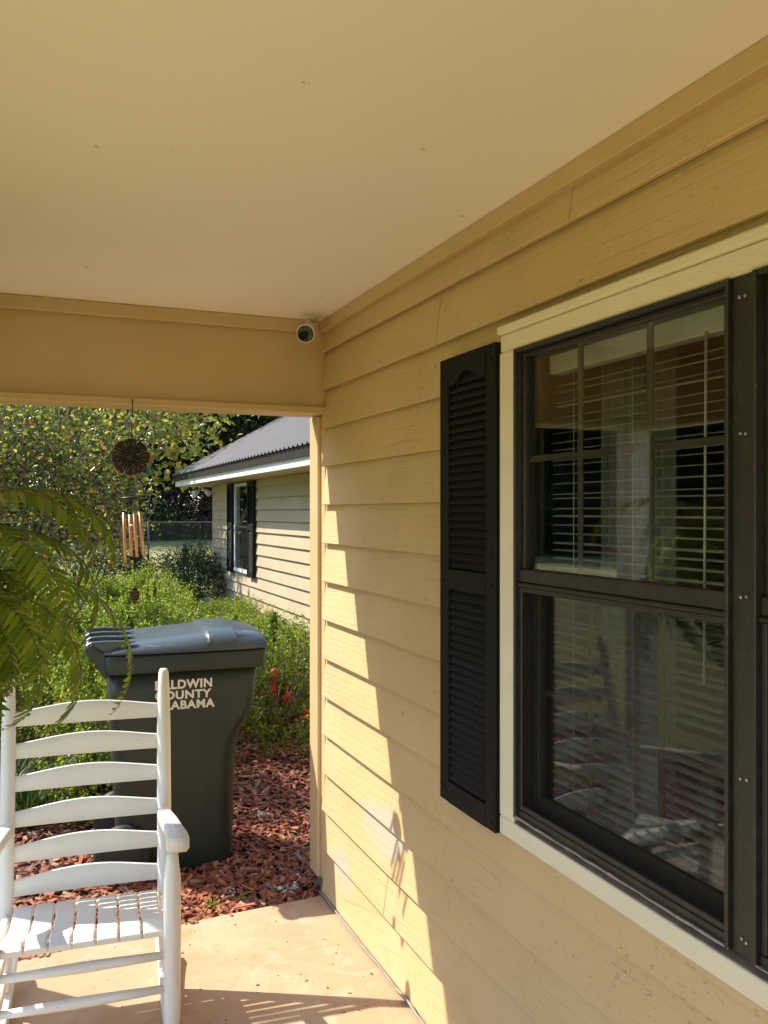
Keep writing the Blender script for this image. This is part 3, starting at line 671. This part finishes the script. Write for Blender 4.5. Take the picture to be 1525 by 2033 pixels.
def shrub_meshes(seed, n, size, mt, rx, h, lumps=26, asp=.5):
    """leaves gathered in shoots over a lumpy dome; returns (foliage mesh, stems mesh)"""
    r = np.random.default_rng(seed)
    ph = r.uniform(0, 2*np.pi, 6); 
    shoots = []
    ns = n//14
    nc = 70; ca_ = r.uniform(0, 2*np.pi, nc); cc_ = r.uniform(-.1, 1, nc); cr_ = r.uniform(.84, 1.12, nc); kk = r.integers(0, nc, ns)
    a = ca_[kk] + r.normal(size=ns)*.17; cz_ = np.clip(cc_[kk] + r.normal(size=ns)*.085, -.15, 1)
    lump = 1 + .13*np.sin(3*a+ph[0])*np.cos(4*cz_+ph[1]) + .10*np.sin(7*a+ph[2]+5*cz_) + .05*r.normal(size=ns); lump = lump*cr_[kk]
    rad = np.sqrt(np.clip(1-np.clip(cz_, 0, 1)**2.4, 0, 1))*lump * r.uniform(.72, 1.0, ns)**.5
    base = np.stack([rx*rad*np.cos(a), rx*rad*np.sin(a), h*(.12 + .86*np.clip(cz_, -.1, 1)*(.9+.1*lump)) ], 1)
    out = np.stack([np.cos(a)*rad, np.sin(a)*rad, .35+cz_], 1); out /= np.linalg.norm(out, axis=1)[:, None]
    out[:, 2] += .6
    k = 14
    t = r.uniform(-.5, 1.0, (ns, k)); sl = size*4.2*r.uniform(.5, 1.3, ns)
    c = base[:, None, :] + out[:, None, :]*t[:, :, None]*sl[:, None, None] + r.normal(size=(ns, k, 3))*size*.55
    nr = np.repeat(out, k, 0)
    m = leaf_mesh('foliage', c.reshape(-1, 3), size, mt, up=.5, asp=asp, nrm=nr, seed=seed+1)
    mb = MB()
    for q in range(16):
        an = q*2.4 + r.uniform(0, .4); e = r.uniform(.35, .75)
        mb.tube([(0.03*math.cos(an), .03*math.sin(an), -.03), (rx*e*.45*math.cos(an), rx*e*.45*math.sin(an), h*.4), (rx*e*math.cos(an+.2), rx*e*math.sin(an+.2), h*.85)], [.012, .008, .003], 5)
    s_ = mb.mesh('stem'); s_.materials.append(M['bark'])
    return m, s_
def flower_mesh(seed, n, rx, h, face):
    r = np.random.default_rng(seed); P_ = []
    for k in range(n):
        a = face + r.uniform(-1.5, 1.5); c_ = r.uniform(.1, .8); q = rx*math.sqrt(max(0, 1-c_**2.4))*1.03
        p = np.array([q*math.cos(a), q*math.sin(a), h*(.12+.86*c_)])
        P_ += [p + r.normal(size=3)*.018 for _ in range(9)]
    return leaf_mesh('blossoms', P_, .042, M['flower'], asp=.85, seed=seed)

def place_shrub(name, me, loc, label, cat, group, s=(1,1,1), rz=0, fl=None):
    t = thing(name, label, cat, loc, rz, group); t.scale = s
    link('foliage', me[0], None, t, True); link('stem', me[1], None, t, True)
    if fl: link('blossoms', fl, None, t, True)
    return t
AZ = [shrub_meshes(20+k, 24000, .022, M['azalea'], .62, .86, asp=.72) for k in range(3)]
GR = 'azalea bushes in the mulch bed'
fl1 = flower_mesh(61, 16, .62, .86, -1.9); fl2 = flower_mesh(62, 12, .62, .86, -1.7)
azs = [(1.70, 6.15, 1.0, .95, 'azalea bush with red blossoms between refuse cart and house wing', fl1, 0),
       (.60, 5.42, .84, 1.10, 'tall azalea bush standing close behind the refuse cart', None, 1),
       (.12, 6.35, 1.0, .92, 'azalea bush with red blossoms behind the cart handle', fl2, 1),
       (-.95, 6.3, 1.05, .9, 'azalea bush at the end of the near row, away from the wing', fl1, 2)]
rows = [(7.2, [(-.35, ''), (.75, ''), (1.75, '')]), (8.4, [(.1, ''), (1.15, ''), (2.2, '')]), (9.7, [(.2, ''), (1.25, ''), (2.3, '')]), (11.2, [(.55, ''), (1.6, ''), (2.5, '')])]
k = 0
for (x, y, s, hs, lab, fl, mi) in azs:
    place_shrub('azalea_bush', AZ[mi], (x, y, -.06), lab, 'bush', GR, (s, s, hs), 0, fl)
ordn = ['second', 'third', 'fourth', 'fifth']; where = ['on the open side', 'mid row', 'against the house wing']
for ri, (y, xs) in enumerate(rows):
    for ci, (x, _) in enumerate(xs):
        k += 1; s = 1.02 + .09*math.sin(k*2.1)
        place_shrub('azalea_bush', AZ[k % 3], (x + .1*math.sin(k*3.3), y + .15*math.cos(k*1.7), -.06), 'green azalea bush of the %s row from the porch, %s' % (ordn[ri], where[ci]), 'bush', GR, (s, s, (.98 + .06*math.sin(k*1.3))*(.60 if ci == 2 else 1)), k*1.1)
DK = [shrub_meshes(40+k, 12000, .045, M['darkleaf'], .95, 1.15) for k in range(2)]
for i, (x, y, s, lab) in enumerate([(.3, 13.6, 1.0, 'dark green hedge shrub at the open end of the far hedge'), (1.6, 14.0, 1.05, 'dark green hedge shrub in the middle of the far hedge'), (2.55, 14.9, .95, 'dark green hedge shrub of the far hedge nearest the wing corner'), (4.15, 19.0, 1.1, 'dark rounded shrub standing past the corner of the wing')]):
    place_shrub('hedge_shrub', DK[i % 2], (x, y, -.08), lab, 'shrub', 'dark hedge shrubs', (s, s, s*.84), i*2)

# strap-leaved border clumps
def strap_mesh(seed, n=150, L=.42):
    r = np.random.default_rng(seed); mb = MB()
    for k in range(n):
        a = r.uniform(0, 6.28); b = r.uniform(0, .09); l = L*r.uniform(.6, 1.15); le = r.uniform(.25, .9); w_ = r.uniform(.004, .007)
        d = Vector((math.cos(a), math.sin(a), 0)); s_ = Vector((-math.sin(a), math.cos(a), 0)); p0 = d*b
        vs = []
        for t in (0, .35, .7, 1):
            p = p0 + d*(l*le*t*(.4+.6*t)) + Vector((0, 0, l*(t*1.0 - .55*le*t*t)))
            ww = w_*(1-.85*t**2); vs += [p - s_*ww, p + s_*ww]
        mb.add(vs, [(0,1,3,2), (2,3,5,4), (4,5,7,6)], True)
    m = mb.mesh('blades'); m.materials.append(M['strap']); return m
ST = [strap_mesh(5), strap_mesh(6)]
for i, (x, y, lab) in enumerate([(-.45, 5.15, 'strap leaved grass clump at the open end of the border'), (-.12, 5.25, 'strap leaved grass clump second from the open end of the border'), (.16, 5.35, 'strap leaved grass clump in the middle of the border'), (.42, 5.48, 'strap leaved grass clump beside the refuse cart wheels'), (.02, 5.0, 'strap leaved grass clump set forward of the border row')]):
    t = thing('grass_clump', lab, 'plant', (x, y, -.05), i*1.3, 'strap leaved border clumps'); link('blades', ST[i % 2], None, t, True)

# small weeds and fallen petals on the mulch
def weed_mesh(seed):
    r = np.random.default_rng(seed); P_ = [(r.normal()*.016, r.normal()*.016, r.uniform(.005, .055)) for _ in range(22)]
    return leaf_mesh('leaves', P_, .024, M['azalea'], up=.2, asp=.45, seed=seed)
for i, (x, y, lab) in enumerate([(.868, 3.64, 'small green weed sprouting beside the slab edge in sun'), (1.004, 3.615, 'small green weed sprouting at the shaded slab corner'), (.74, 3.62, 'low mossy weed at the slab edge near the cart')]):
    t = thing('weed', lab, 'weed', (x, y, -.045), 0, 'weeds in the mulch'); link('leaves', weed_mesh(80+i), None, t, True)
for i, (x, y) in enumerate([(1.14, 3.765), (1.12, 3.68), (1.105, 3.655), (1.03, 3.70), (1.045, 3.665), (1.06, 3.64), (1.385, 5.45), (1.36, 5.3), (.84, 3.72), (1.2, 4.62)]):
    r = np.random.default_rng(i); P_ = [(r.normal()*.011, r.normal()*.011, r.uniform(0, .018)) for _ in range(11)]
    o = link('fallen_petals', leaf_mesh('fallen_petals', P_, .018, M['petal_white'], asp=.9, seed=i), None); o.location = (x, y, -.03)
    tag(o, 'crumpled scrap of white petals fallen on the red mulch', 'petals', 'fallen white petals')

# ------------------------------------------------------------------ trees
def grow(mb, tips, p, d, L, r, depth, rnd, up=.15, spread=.55, n=4, minr=.004):
    pts = [p]; rad = [r]; q = Vector(p); dd = Vector(d).normalized(); seg = 5
    for i in range(seg):
        dd = (dd + Vector((rnd.gauss(0, .11), rnd.gauss(0, .11), rnd.gauss(0, .08) + up*.25))).normalized()
        q = q + dd*(L/seg); pts.append(q.copy()); rad.append(max(minr, r*(1-.5*(i+1)/seg)))
        if depth <= 1: tips.append(q.copy())
    mb.tube(pts, rad, 7 if depth > 2 else 5, cap=False)
    if depth > 0:
        for k in range(n):
            i = rnd.randint(2, seg) if k else seg
            a = rnd.uniform(0, 6.28); per = dd.orthogonal().normalized(); per.rotate(Matrix.Rotation(a, 3, dd))
            nd = (dd*(1-spread*.5) + per*spread*rnd.uniform(.6, 1.3) + Vector((0, 0, up))).normalized()
            grow(mb, tips, pts[i], nd, L*rnd.uniform(.62, .85), rad[i]*.58, depth-1, rnd, up, spread, n, minr)
def tree_parts(seed, trunks, leaf, nleaf, mt, bark, depth=3, up=.15, spread=.55, n=4, scat=.16, asp=.55):
    rnd = random.Random(seed); mb = MB(); tips = []
    for (p, d, L, r) in trunks: grow(mb, tips, Vector(p), Vector(d), L, r, depth, rnd, up, spread, n)
    r_ = np.random.default_rng(seed); T = np.array([tuple(t) for t in tips])
    # leaves come in sprays along the twigs so that gaps stay open
    k = r_.integers(0, len(T), nleaf); c_ = T[k] + r_.normal(size=(nleaf, 3))*scat
    tm = mb.mesh('trunk'); tm.materials.append(bark)
    return tm, leaf_mesh('crown', c_, leaf, mt, up=.15, asp=asp, seed=seed+3)
def place_tree(name, pm, loc, label, group=None, s=1, rz=0, cat='tree'):
    t = thing(name, label, cat, loc, rz, group); t.scale = (s, s, s)
    link('trunk', pm[0], None, t, True); link('crown', pm[1], None, t, True); return t
cm = tree_parts(3, [((.36, 0, -.05), (.06, 0, 1), 1.05, .036), ((0, .10, -.05), (.10, .02, 1), 1.25, .034), ((-.25, .05, -.05), (-.25, .05, 1), 1.25, .028), ((-.10, -.12, -.05), (-.08, -.12, 1), 1.2, .028), ((-.4, .2, -.05), (-.3, .2, 1), 1.3, .028)], .050, 13500, M['myrtle'], M['bark'], 3, .28, .60, 4, .085)
place_tree('crape_myrtle', cm, (-.22, 7.75, 0), 'many stemmed crape myrtle with green and reddening leaves rising from the azaleas', cat='tree')
ym = tree_parts(9, [((0, 0, -.1), (.05, 0, 1), 2.2, .07), ((.15, .1, -.1), (.08, .1, 1), 2.0, .05)], .11, 9000, M['yellowleaf'], M['bark'], 3, .12, .6, 4, .28, .8)
place_tree('yellowing_tree', ym, (2.3, 19.5, -.1), 'yellow green leaved young tree between the myrtle and the wing roof', s=1.35, rz=3.6)
place_tree('yellowing_tree', ym, (-1.6, 18.0, -.1), 'yellow green leaved young tree beyond the myrtle, away from the wing', s=1.25, rz=2)
W1 = tree_parts(31, [((0, 0, -.2), (0, .02, 1), 6.0, .17)], .28, 14000, M['woodsleaf'], M['bark_dark'], 3, .15, .6, 4, .75, .7)
W2 = tree_parts(32, [((0, 0, -.2), (.05, 0, 1), 7.0, .14)], .26, 14000, M['woodsleaf'], M['bark_dark'], 3, .10, .7, 4, .8, .7)
W3 = tree_parts(33, [((0, 0, -.2), (0, 0, 1), 9.0, .16)], .34, 9000, M['pine'], M['bark_dark'], 2, .05, .8, 5, .8, .3)
wr = random.Random(5)
GW = 'trees of the woods behind the fence'
def woods(x, y, i, s, rz):
    W = (W1, W2, W3)[i]
    place_tree('forest_tree' if i < 2 else 'pine_tree', W, (x, y, -.15), ('broad leaved tree in the dark woods beyond the chain link fence', 'slender leafy tree in the dark woods beyond the chain link fence', 'tall dark pine in the woods beyond the chain link fence')[i], GW + (' broad', ' slender', ' pine')[i], s, rz)
for row, (yy, step) in enumerate(((61, 3.4), (68, 3.2), (76, 3.4), (85, 3.8))):
    x = -9
    while x < 22 + row*3:
        woods(x + wr.uniform(-1, 1), yy + wr.uniform(-2, 2), wr.choice((0, 1, 2, 2)), wr.uniform(1.1, 1.7), wr.uniform(0, 6)); x += step
for k in range(52):                                        # saplings with low crowns fill the wood's edge
    woods(-9 + k*.62 + wr.uniform(-.5, .5), 57 + (k % 4)*4.5 + wr.uniform(-1, 1), k % 2, wr.uniform(.55, .85), wr.uniform(0, 6))
UB = [shrub_meshes(70+k, 6000, .17, M[m_], 2.3, 2.7) for k, m_ in enumerate(('maroon', 'darkleaf'))]
for i in range(24):
    x = -9 + i*1.55; mr = i in (12, 14, 15, 16)
    place_shrub('undergrowth_bush', UB[0 if mr else 1], (x, 54.5 + (i % 2)*3 + wr.uniform(-1, 1), -.15), 'maroon brush bush at the foot of the woods' if mr else 'dark green brush bush at the foot of the woods', 'bush', 'brush along the woods ' + ('maroon' if mr else 'green'), (1, 1, wr.uniform(.75, 1.15)), i)
# trees across the front lawn, seen mirrored in the panes
GL = 'trees across the front lawn'
W4 = tree_parts(35, [((0, 0, -.2), (0, .02, 1), 4.2, .17)], .42, 26000, M['lawnleaf'], M['bark_dark'], 3, .12, .7, 4, .85, .75)
for i in range(54):
    a = R(-76 + (i % 18)*3.3 + wr.uniform(-1, 1)); d = (40, 47, 55)[i//18] + wr.uniform(-3, 3)
    W = (W1, W4, W4)[i//18]
    place_tree('lawn_edge_tree', W, (d*math.sin(a), d*math.cos(a), -.15), 'leafy tree across the front lawn, seen mirrored in the window', GL, (.7, 1.25, 1.5)[i//18]*wr.uniform(.9, 1.15), i)
for i in range(22):
    a = R(-74 + i*2.7); d = 38 + wr.uniform(-3, 3)
    place_shrub('lawn_edge_bush', UB[1], (d*math.sin(a), d*math.cos(a), -.15), 'dark bush across the front lawn, seen mirrored in the window', 'bush', 'bushes across the front lawn', (1, 1, wr.uniform(.7, 1.2)), i)

# ------------------------------------------------------------------ chain link fence
fe = thing('chain_link_fence', 'grey chain link fence with top rail crossing the far lawn', 'fence', (3, 30.5, -.12))
FX0, FX1, FY, FT, FB = -8.0, 13.0, 30.5, 1.28, -.05
n = 0
x = FX0
while x <= FX1 + .01:
    MB().tube([(x, FY, -.15), (x, FY, FT+.02)], .03, 8).build('post', M['wire'], fe); x += 3.0
MB().tube([(FX0, FY, FT), (FX1, FY, FT)], .022, 8).build('top_rail', M['wire'], fe)
mb = MB(); p = .085; H_ = FT - FB; k = int((FX1-FX0)/p)
for i in range(-int(H_/p), k):
    for sg in (1, -1):
        a = FX0 + i*p
        if sg > 0: q0, q1 = (a, FB), (a+H_, FT)
        else: q0, q1 = (a+H_, FB), (a, FT)
        if min(q0[0], q1[0]) < FX0 or max(q0[0], q1[0]) > FX1: continue
        w_ = .0028; yy = FY - .03 + (.004 if sg > 0 else 0)
        mb.add([(q0[0]-w_, yy, q0[1]), (q0[0]+w_, yy, q0[1]), (q0[0], yy+.006, q0[1]), (q1[0]-w_, yy, q1[1]), (q1[0]+w_, yy, q1[1]), (q1[0], yy+.006, q1[1])], [(0,1,4,3), (1,2,5,4), (2,0,3,5)])
o = mb.build('wire_mesh', M['wire'], fe); o['kind'] = 'stuff'

# ------------------------------------------------------------------ house wing
wing = thing('house_wing', 'low tan clapboard wing with ribbed charcoal metal roof and white fascia', 'house', (3.3, 10, -.1))
WX = 3.155; GY0, GY1 = 4.2, 15.30
wy0, wy1, wz0, wz1 = 12.72, 13.66, .70, 2.075
for k in range(15):
    zc = 2.075 - .1625*k - .085
    zt = min(zc + .1845, 2.098)
    kw = dict(mt=M['wing_siding'], xo=WX-.025, par=wing, nm='siding_board', tilt=.030)
    if zc + .16 > wz0 + .02 and zc < wz1 - .03:
        for a, b in ((GY0, wy0), (wy1, GY1)): board(a, b, zc, z1=zt, n=4, **kw)
        if zc < wz0: board(wy0+.001, wy1-.001, zc, z1=wz0-.002, n=1, **kw)
    else: board(GY0, GY1, zc, z1=zt, n=6, **kw)
def wp(nm, mt, *bx, b=0, par=None): return part(nm, mt, *bx, par=par or wing, b=b)
wp('wall', M['room'], (WX+.009, WX+.12, GY0, wy0, -.15, 2.15), (WX+.009, WX+.12, wy1, GY1, -.15, 2.15), (WX+.009, WX+.12, wy0, wy1, -.15, wz0), (WX+.009, WX+.12, wy0, wy1, wz1, 2.15))
wp('gable_wall', M['wing_siding'], (WX+.121, 9.0, GY1-.12, GY1, -.15, 2.15), (WX+.121, 9.0, GY0, GY0+.12, -.15, 2.15))
wp('corner_board', M['wing_siding'], (WX-.032, WX+.005, GY1+.001, GY1+.075, -.12, 2.098), b=.004)
wp('soffit', M['soffit'], (2.672, WX+.2, 3.9, 16.4, 2.1, 2.115))
wp('fascia', M['fascia'], (2.645, 2.671, 3.9, 16.42, 2.098, 2.215), b=.003)
wp('drip_edge', M['roof_dark'], (2.612, 2.644, 3.88, 16.44, 2.195, 2.305))
mb = MB(); y = 3.86; RX0, RX1, pit = 2.585, 6.4, .56; rows_ = []
prof = []
while y < 16.46:
    prof += [(y, 0), (y+.085, 0), (y+.110, .021), (y+.135, .021)]; y += .16
def rz_(x): return 2.302 + pit*(x-RX0)
n = len(prof); vs = [(RX0, a, rz_(RX0)+h) for a, h in prof] + [(RX1, a, rz_(RX1)+h) for a, h in prof]
mb.add(vs, [(i, i+1, n+i+1, n+i) for i in range(n-1)])
rf = mb.build('roof', M['roof_metal'], wing)
vs = [(RX1, a, rz_(RX1)+h) for a, h in prof] + [(RX1+RX1-RX0, a, rz_(RX0)+h) for a, h in prof]
MB().add(vs, [(i, i+1, n+i+1, n+i) for i in range(n-1)]).build('rear_slope', M['roof_metal'], rf)
MB().extrude([(RX0, rz_(RX0)-.004), (RX1, rz_(RX1)-.004), (2*RX1-RX0, rz_(RX0)-.004), (2*RX1-RX0, 2.2), (RX0+.06, 2.2)], 16.40, 16.43, 'y').build('rake_board', M['roof_dark'], wing)
# wing window
ww = bpy.data.objects.new('window', None); C.objects.link(ww); ww.parent = wing; ww.location = (WX, 13.2, wz0); ww.matrix_parent_inverse = chain(wing).inverted()
wp('frame', M['fascia'], (WX-.034, WX+.05, wy1-.045, wy1-.001, wz0, wz1), (WX-.034, WX+.05, wy0+.001, wy0+.045, wz0, wz1), (WX-.05, WX+.05, wy0+.0455, wy1-.0455, wz0, wz0+.05), (WX-.032, WX+.05, wy0+.0455, wy1-.0455, wz1-.045, wz1), par=ww)
wp('meeting_rail', M['bronze'], (WX-.028, WX+.02, wy0+.046, wy1-.046, 1.385, 1.425), par=ww)
wp('pane', M['glass'], (WX-.018, WX-.015, wy0+.046, wy1-.046, wz0+.051, wz1-.046), par=ww)
MB().add([(WX-.025, wy0+.046, wz0+.051), (WX-.025, wy1-.046, wz0+.051), (WX-.025, wy1-.046, 1.384), (WX-.025, wy0+.046, 1.384)], [(0,1,2,3)]).build('insect_screen', M['screen'], ww)
wp('room_shell', M['room'], (WX+.125, WX+1.6, 12.0, 12.05, .2, 2.09), (WX+.125, WX+1.6, 14.3, 14.35, .2, 2.09), (WX+1.55, WX+1.6, 12.06, 14.29, .2, 2.09), (WX+.125, WX+1.54, 12.06, 14.29, 2.05, 2.09), (WX+.125, WX+1.54, 12.06, 14.29, .2, .24))
for (a, b) in ((wy0-.40, wy0-.03), (wy1+.03, wy1+.40)):
    s_ = bpy.data.objects.new('shutter', None); C.objects.link(s_); s_.parent = wing; s_.location = (WX-.04, a, .68); s_.matrix_parent_inverse = chain(wing).inverted()
    x0, x1 = WX-.066, WX-.030
    wp('stile', M['shutter'], (x0, x1, a, a+.055, .67, 2.085), par=s_); wp('stile', M['shutter'], (x0, x1, b-.055, b, .67, 2.085), par=s_)
    for z0, z1 in ((.67, .75), (1.36, 1.43), (2.0, 2.085)): wp('rail', M['shutter'], (x0+.001, x1, a+.0555, b-.0555, z0, z1), par=s_)
    mb = MB(); z = .765
    while z < 1.99:
        if not 1.345 < z < 1.44: mb.add([(x0+.006, a+.0555, z-.012), (x0+.006, b-.0555, z-.012), (x1-.006, b-.0555, z+.012), (x1-.006, a+.0555, z+.012), (x0+.010, a+.0555, z-.014), (x0+.010, b-.0555, z-.014), (x1-.002, b-.0555, z+.010), (x1-.002, a+.0555, z+.010)], [(0,1,2,3), (7,6,5,4), (0,4,5,1), (1,5,6,2), (2,6,7,3), (3,7,4,0)])
        z += .0255
    o = mb.build('louver_panel', M['shutter'], s_); o['kind'] = 'stuff'
# twin flood lamp under the eave end
fl = thing('flood_lamp', 'white twin flood lamp under the far eave corner of the wing', 'lamp', (3.0, 15.75, 2.1))
MB().tube([(3.0, 15.75, 2.1), (3.0, 15.75, 2.075)], .05, 12).build('base', M['camwhite'], fl)
for s in (-1, 1):
    a = Vector((3.0, 15.75, 2.07)); d = Vector((s*.75, -.25, -.6)).normalized()
    MB().tube([a, a+d*.08, a+d*.09, a+d*.19, a+d*.20], [.015, .018, .035, .062, .055], 14).build('lamp_head', M['camwhite'], fl)

# ------------------------------------------------------------------ wind chime
wc = thing('wind_chime', 'copper tube wind chime with dark metal flower hanging from the porch beam', 'wind chime', (.39, 3.475, 2.048))
Yc = 3.475
MB().tube([(.396, 3.505, 2.066), (.396, Yc+.008, 2.066), (.396, Yc-.004, 2.058), (.396, Yc-.006, 2.040), (.396, Yc+.002, 2.028), (.395, Yc+.004, 2.020)], .0022, 6).build('hook', M['dark_metal'], wc)
MB().tube([(.395, Yc, 2.022), (.393, Yc, 1.905)], .0014, 5).build('cord', M['twine'], wc)
FC = Vector((.390, Yc, 1.843))
for k in range(8):
    a0 = R(90 + 45*k); ca, sa = math.cos(a0), math.sin(a0)
    def pp(r, t, dy): return FC + Vector((r*(ca*math.cos(t) - sa*math.sin(t)), dy, r*(sa*math.cos(t) + ca*math.sin(t))))
    mb = MB(); rows_ = []
    for r, wd, dy in ((.012, .36, 0), (.035, .38, -.004), (.062, .375, -.003), (.070, .33, .004)):
        rows_.append([pp(r, t*wd, dy + (.004 if abs(t) > .6 else 0) - (.003 if abs(t) in (.5,) else 0)) for t in (-1, -.75, -.5, -.25, 0, .25, .5, .75, 1)])
    vs = [p_ for rr_ in rows_ for p_ in rr_]; m_ = 9
    mb.add(vs, [(i*m_+j, i*m_+j+1, (i+1)*m_+j+1, (i+1)*m_+j) for i in range(3) for j in range(m_-1)])
    o = mb.build('petal', M['dark_metal'], wc); so_ = o.modifiers.new('thick', 'SOLIDIFY'); so_.thickness = .0015
    if k in (1, 3, 4, 6):
        MB().tube([pp(.069, -.34, .008), pp(.074, -.1, .010), pp(.076, .15, .010), pp(.069, .34, .008)], [.002, .005, .005, .002], 6).build('petal_edge', M['gold'], o)
    for t in (-.4, .35):
        MB().tube([pp(.017, t*.3, -.006), pp(.058, t*.55, -.0075)], [.0005, .0009], 4).build('vein', M['copper'], o)
MB().loft([[FC + Vector((r*math.cos(a), dy, r*math.sin(a))) for a in [2*math.pi*k/16 for k in range(16)]] for r, dy in ((.018, .004), (.018, -.012), (.015, -.016), (.002, -.017))]).build('hub', M['dark_metal'], wc)
MB().tube([(.390, Yc, 1.775), (.388, Yc, 1.69)], .0012, 5).build('cord', M['twine'], wc)
MB().loft([[(.388 + r*math.cos(a), Yc + r*math.sin(a), z) for a in [2*math.pi*k/20 for k in range(20)]] for r, z in ((.004, 1.690), (.036, 1.686), (.036, 1.680), (.004, 1.679))]).build('top_disc', M['dark_metal'], wc)
for (x0, z0, x1, z1, dy) in ((.363, 1.628, .367, 1.434, -.012), (.388, 1.620, .394, 1.457, .02), (.400, 1.632, .409, 1.457, -.026), (.425, 1.632, .437, 1.462, .006)):
    o = MB().tube([(x0, Yc+dy, z0), (x1, Yc+dy, z1)], .0062, 12).build('tube', M['copper'], wc)
    MB().tube([(x0, Yc+dy, z0-.004), (.388+(x0-.388)*.8, Yc+dy, 1.684)], .0008, 4).build('string', M['twine'], o)
MB().tube([(.390, Yc, 1.682), (.396, Yc, 1.55), (.404, Yc, 1.338)], .0009, 4).build('string', M['twine'], wc)
MB().loft([[(.397 + r*math.cos(a), Yc + r*math.sin(a), z) for a in [2*math.pi*k/16 for k in range(16)]] for r, z in ((.003, 1.582), (.014, 1.580), (.014, 1.572), (.003, 1.570))]).build('clapper', M['copper'], wc)
pl = []
for k in range(21):
    t = k/20; a = math.pi*t; pl.append((.404 + .021*math.sin(a*1.0)**.8*(1-.25*t), 1.338 - .064*t))
pl += [(.808 - x, z) for x, z in pl[-2:0:-1]]
sl_ = MB().extrude(pl, Yc-.0012, Yc+.0012, 'y').build('sail', M['dark_metal'], wc)
for k in range(4):
    z = 1.322 - k*.012
    MB().tube([(.390, Yc-.002, z+.004), (.404, Yc-.0025, z-.003), (.418, Yc-.002, z+.004)], .0008, 4).build('vein', M['copper'], sl_)

# ------------------------------------------------------------------ hanging fern
FCx, FCy, FCz = -.33, 2.56, 1.40
fern = thing('hanging_fern', 'large green hanging fern with drooping fronds at the porch edge', 'fern', (FCx, FCy, FCz))
MB().loft([[(r*math.cos(a), r*math.sin(a), z) for a in [2*math.pi*k/24 for k in range(24)]] for r, z in ((.09, -.16), (.12, -.12), (.145, -.02), (.155, 0), (.15, .004), (.135, -.01), (.02, -.012))]).build('basket', M['pot'], fern, True)
for k in range(3):
    a = k*2.09; MB().tube([(.15*math.cos(a), .15*math.sin(a), 0), (0, 0, .62), (0, 0, 1.079)], .0015, 4).build('hanger_wire', M['wire'], fern, True)
def frond_mesh(seed, L, droop, wmax=.10):
    r = random.Random(seed); mb = MB(); N = 46; pts = []; x = z = 0; el = R(62)
    ds = L/N
    for k in range(N+1):
        pts.append(Vector((x, 0, z))); t = k/N
        el -= droop*(.35+1.1*t)/N*1.5
        x += math.cos(el)*ds; z += math.sin(el)*ds
    st = MB().tube(pts, [.0028*(1-.75*k/N) for k in range(N+1)], 5)
    for k in range(3, N+1):
        t = k/N; p = pts[k]; d = (pts[min(k+1, N)] - pts[k-1]).normalized(); up = Vector((0, 1, 0)).cross(d) * -1
        l = wmax*min(1, (t+.02)/.28)**.7*(1-max(0, t-.58)/.43)**.7*r.uniform(.9, 1.08) + .006
        for s in (-1, 1):
            if r.random() < .03: continue
            lat = (Vector((0, s, 0))*.93 + d*.36 + up*r.uniform(-.12, .10)).normalized()
            sag = -.22*r.uniform(.5, 1.3); wd = min(.0085, l*.17)
            vs = [p - d*wd*.45, p + d*wd*.55]
            for q, ww_ in ((.3, 1.0), (.65, .85), (1.0, .06)):
                c_ = p + lat*l*q + up*(sag*l*q*q); e = d*wd*ww_*.95
                vs += [c_ - e + d*l*.12*q, c_ + e + d*l*.12*q]
            mb.add(vs, [(0,1,3,2), (2,3,5,4), (4,5,7,6)], True)
    fm = mb.mesh('leaflets'); fm.materials.append(M['fernleaf']); sm_ = st.mesh('rachis'); sm_.materials.append(M['stem'])
    return sm_, fm
FR = [frond_mesh(9, .92, 3.1, .085), frond_mesh(1, .80, 2.3), frond_mesh(2, .74, 2.7), frond_mesh(3, .86, 2.0), frond_mesh(4, .66, 3.0), frond_mesh(5, .82, 2.6, .08)]
fr = random.Random(12)
for k in range(66):
    sm_, fm = FR[k % 6]
    o = link('frond', sm_, None, fern, True); o.location = (fr.uniform(-.06, .06), fr.uniform(-.06, .06), fr.uniform(-.01, .02))
    o.rotation_euler = (fr.gauss(0, .15), fr.uniform(-.25, .75), k*2.399 + fr.uniform(-.2, .2)); s = fr.uniform(.8, 1.12); o.scale = (s, s, s)
    link('leaflets', fm, None, o, True)
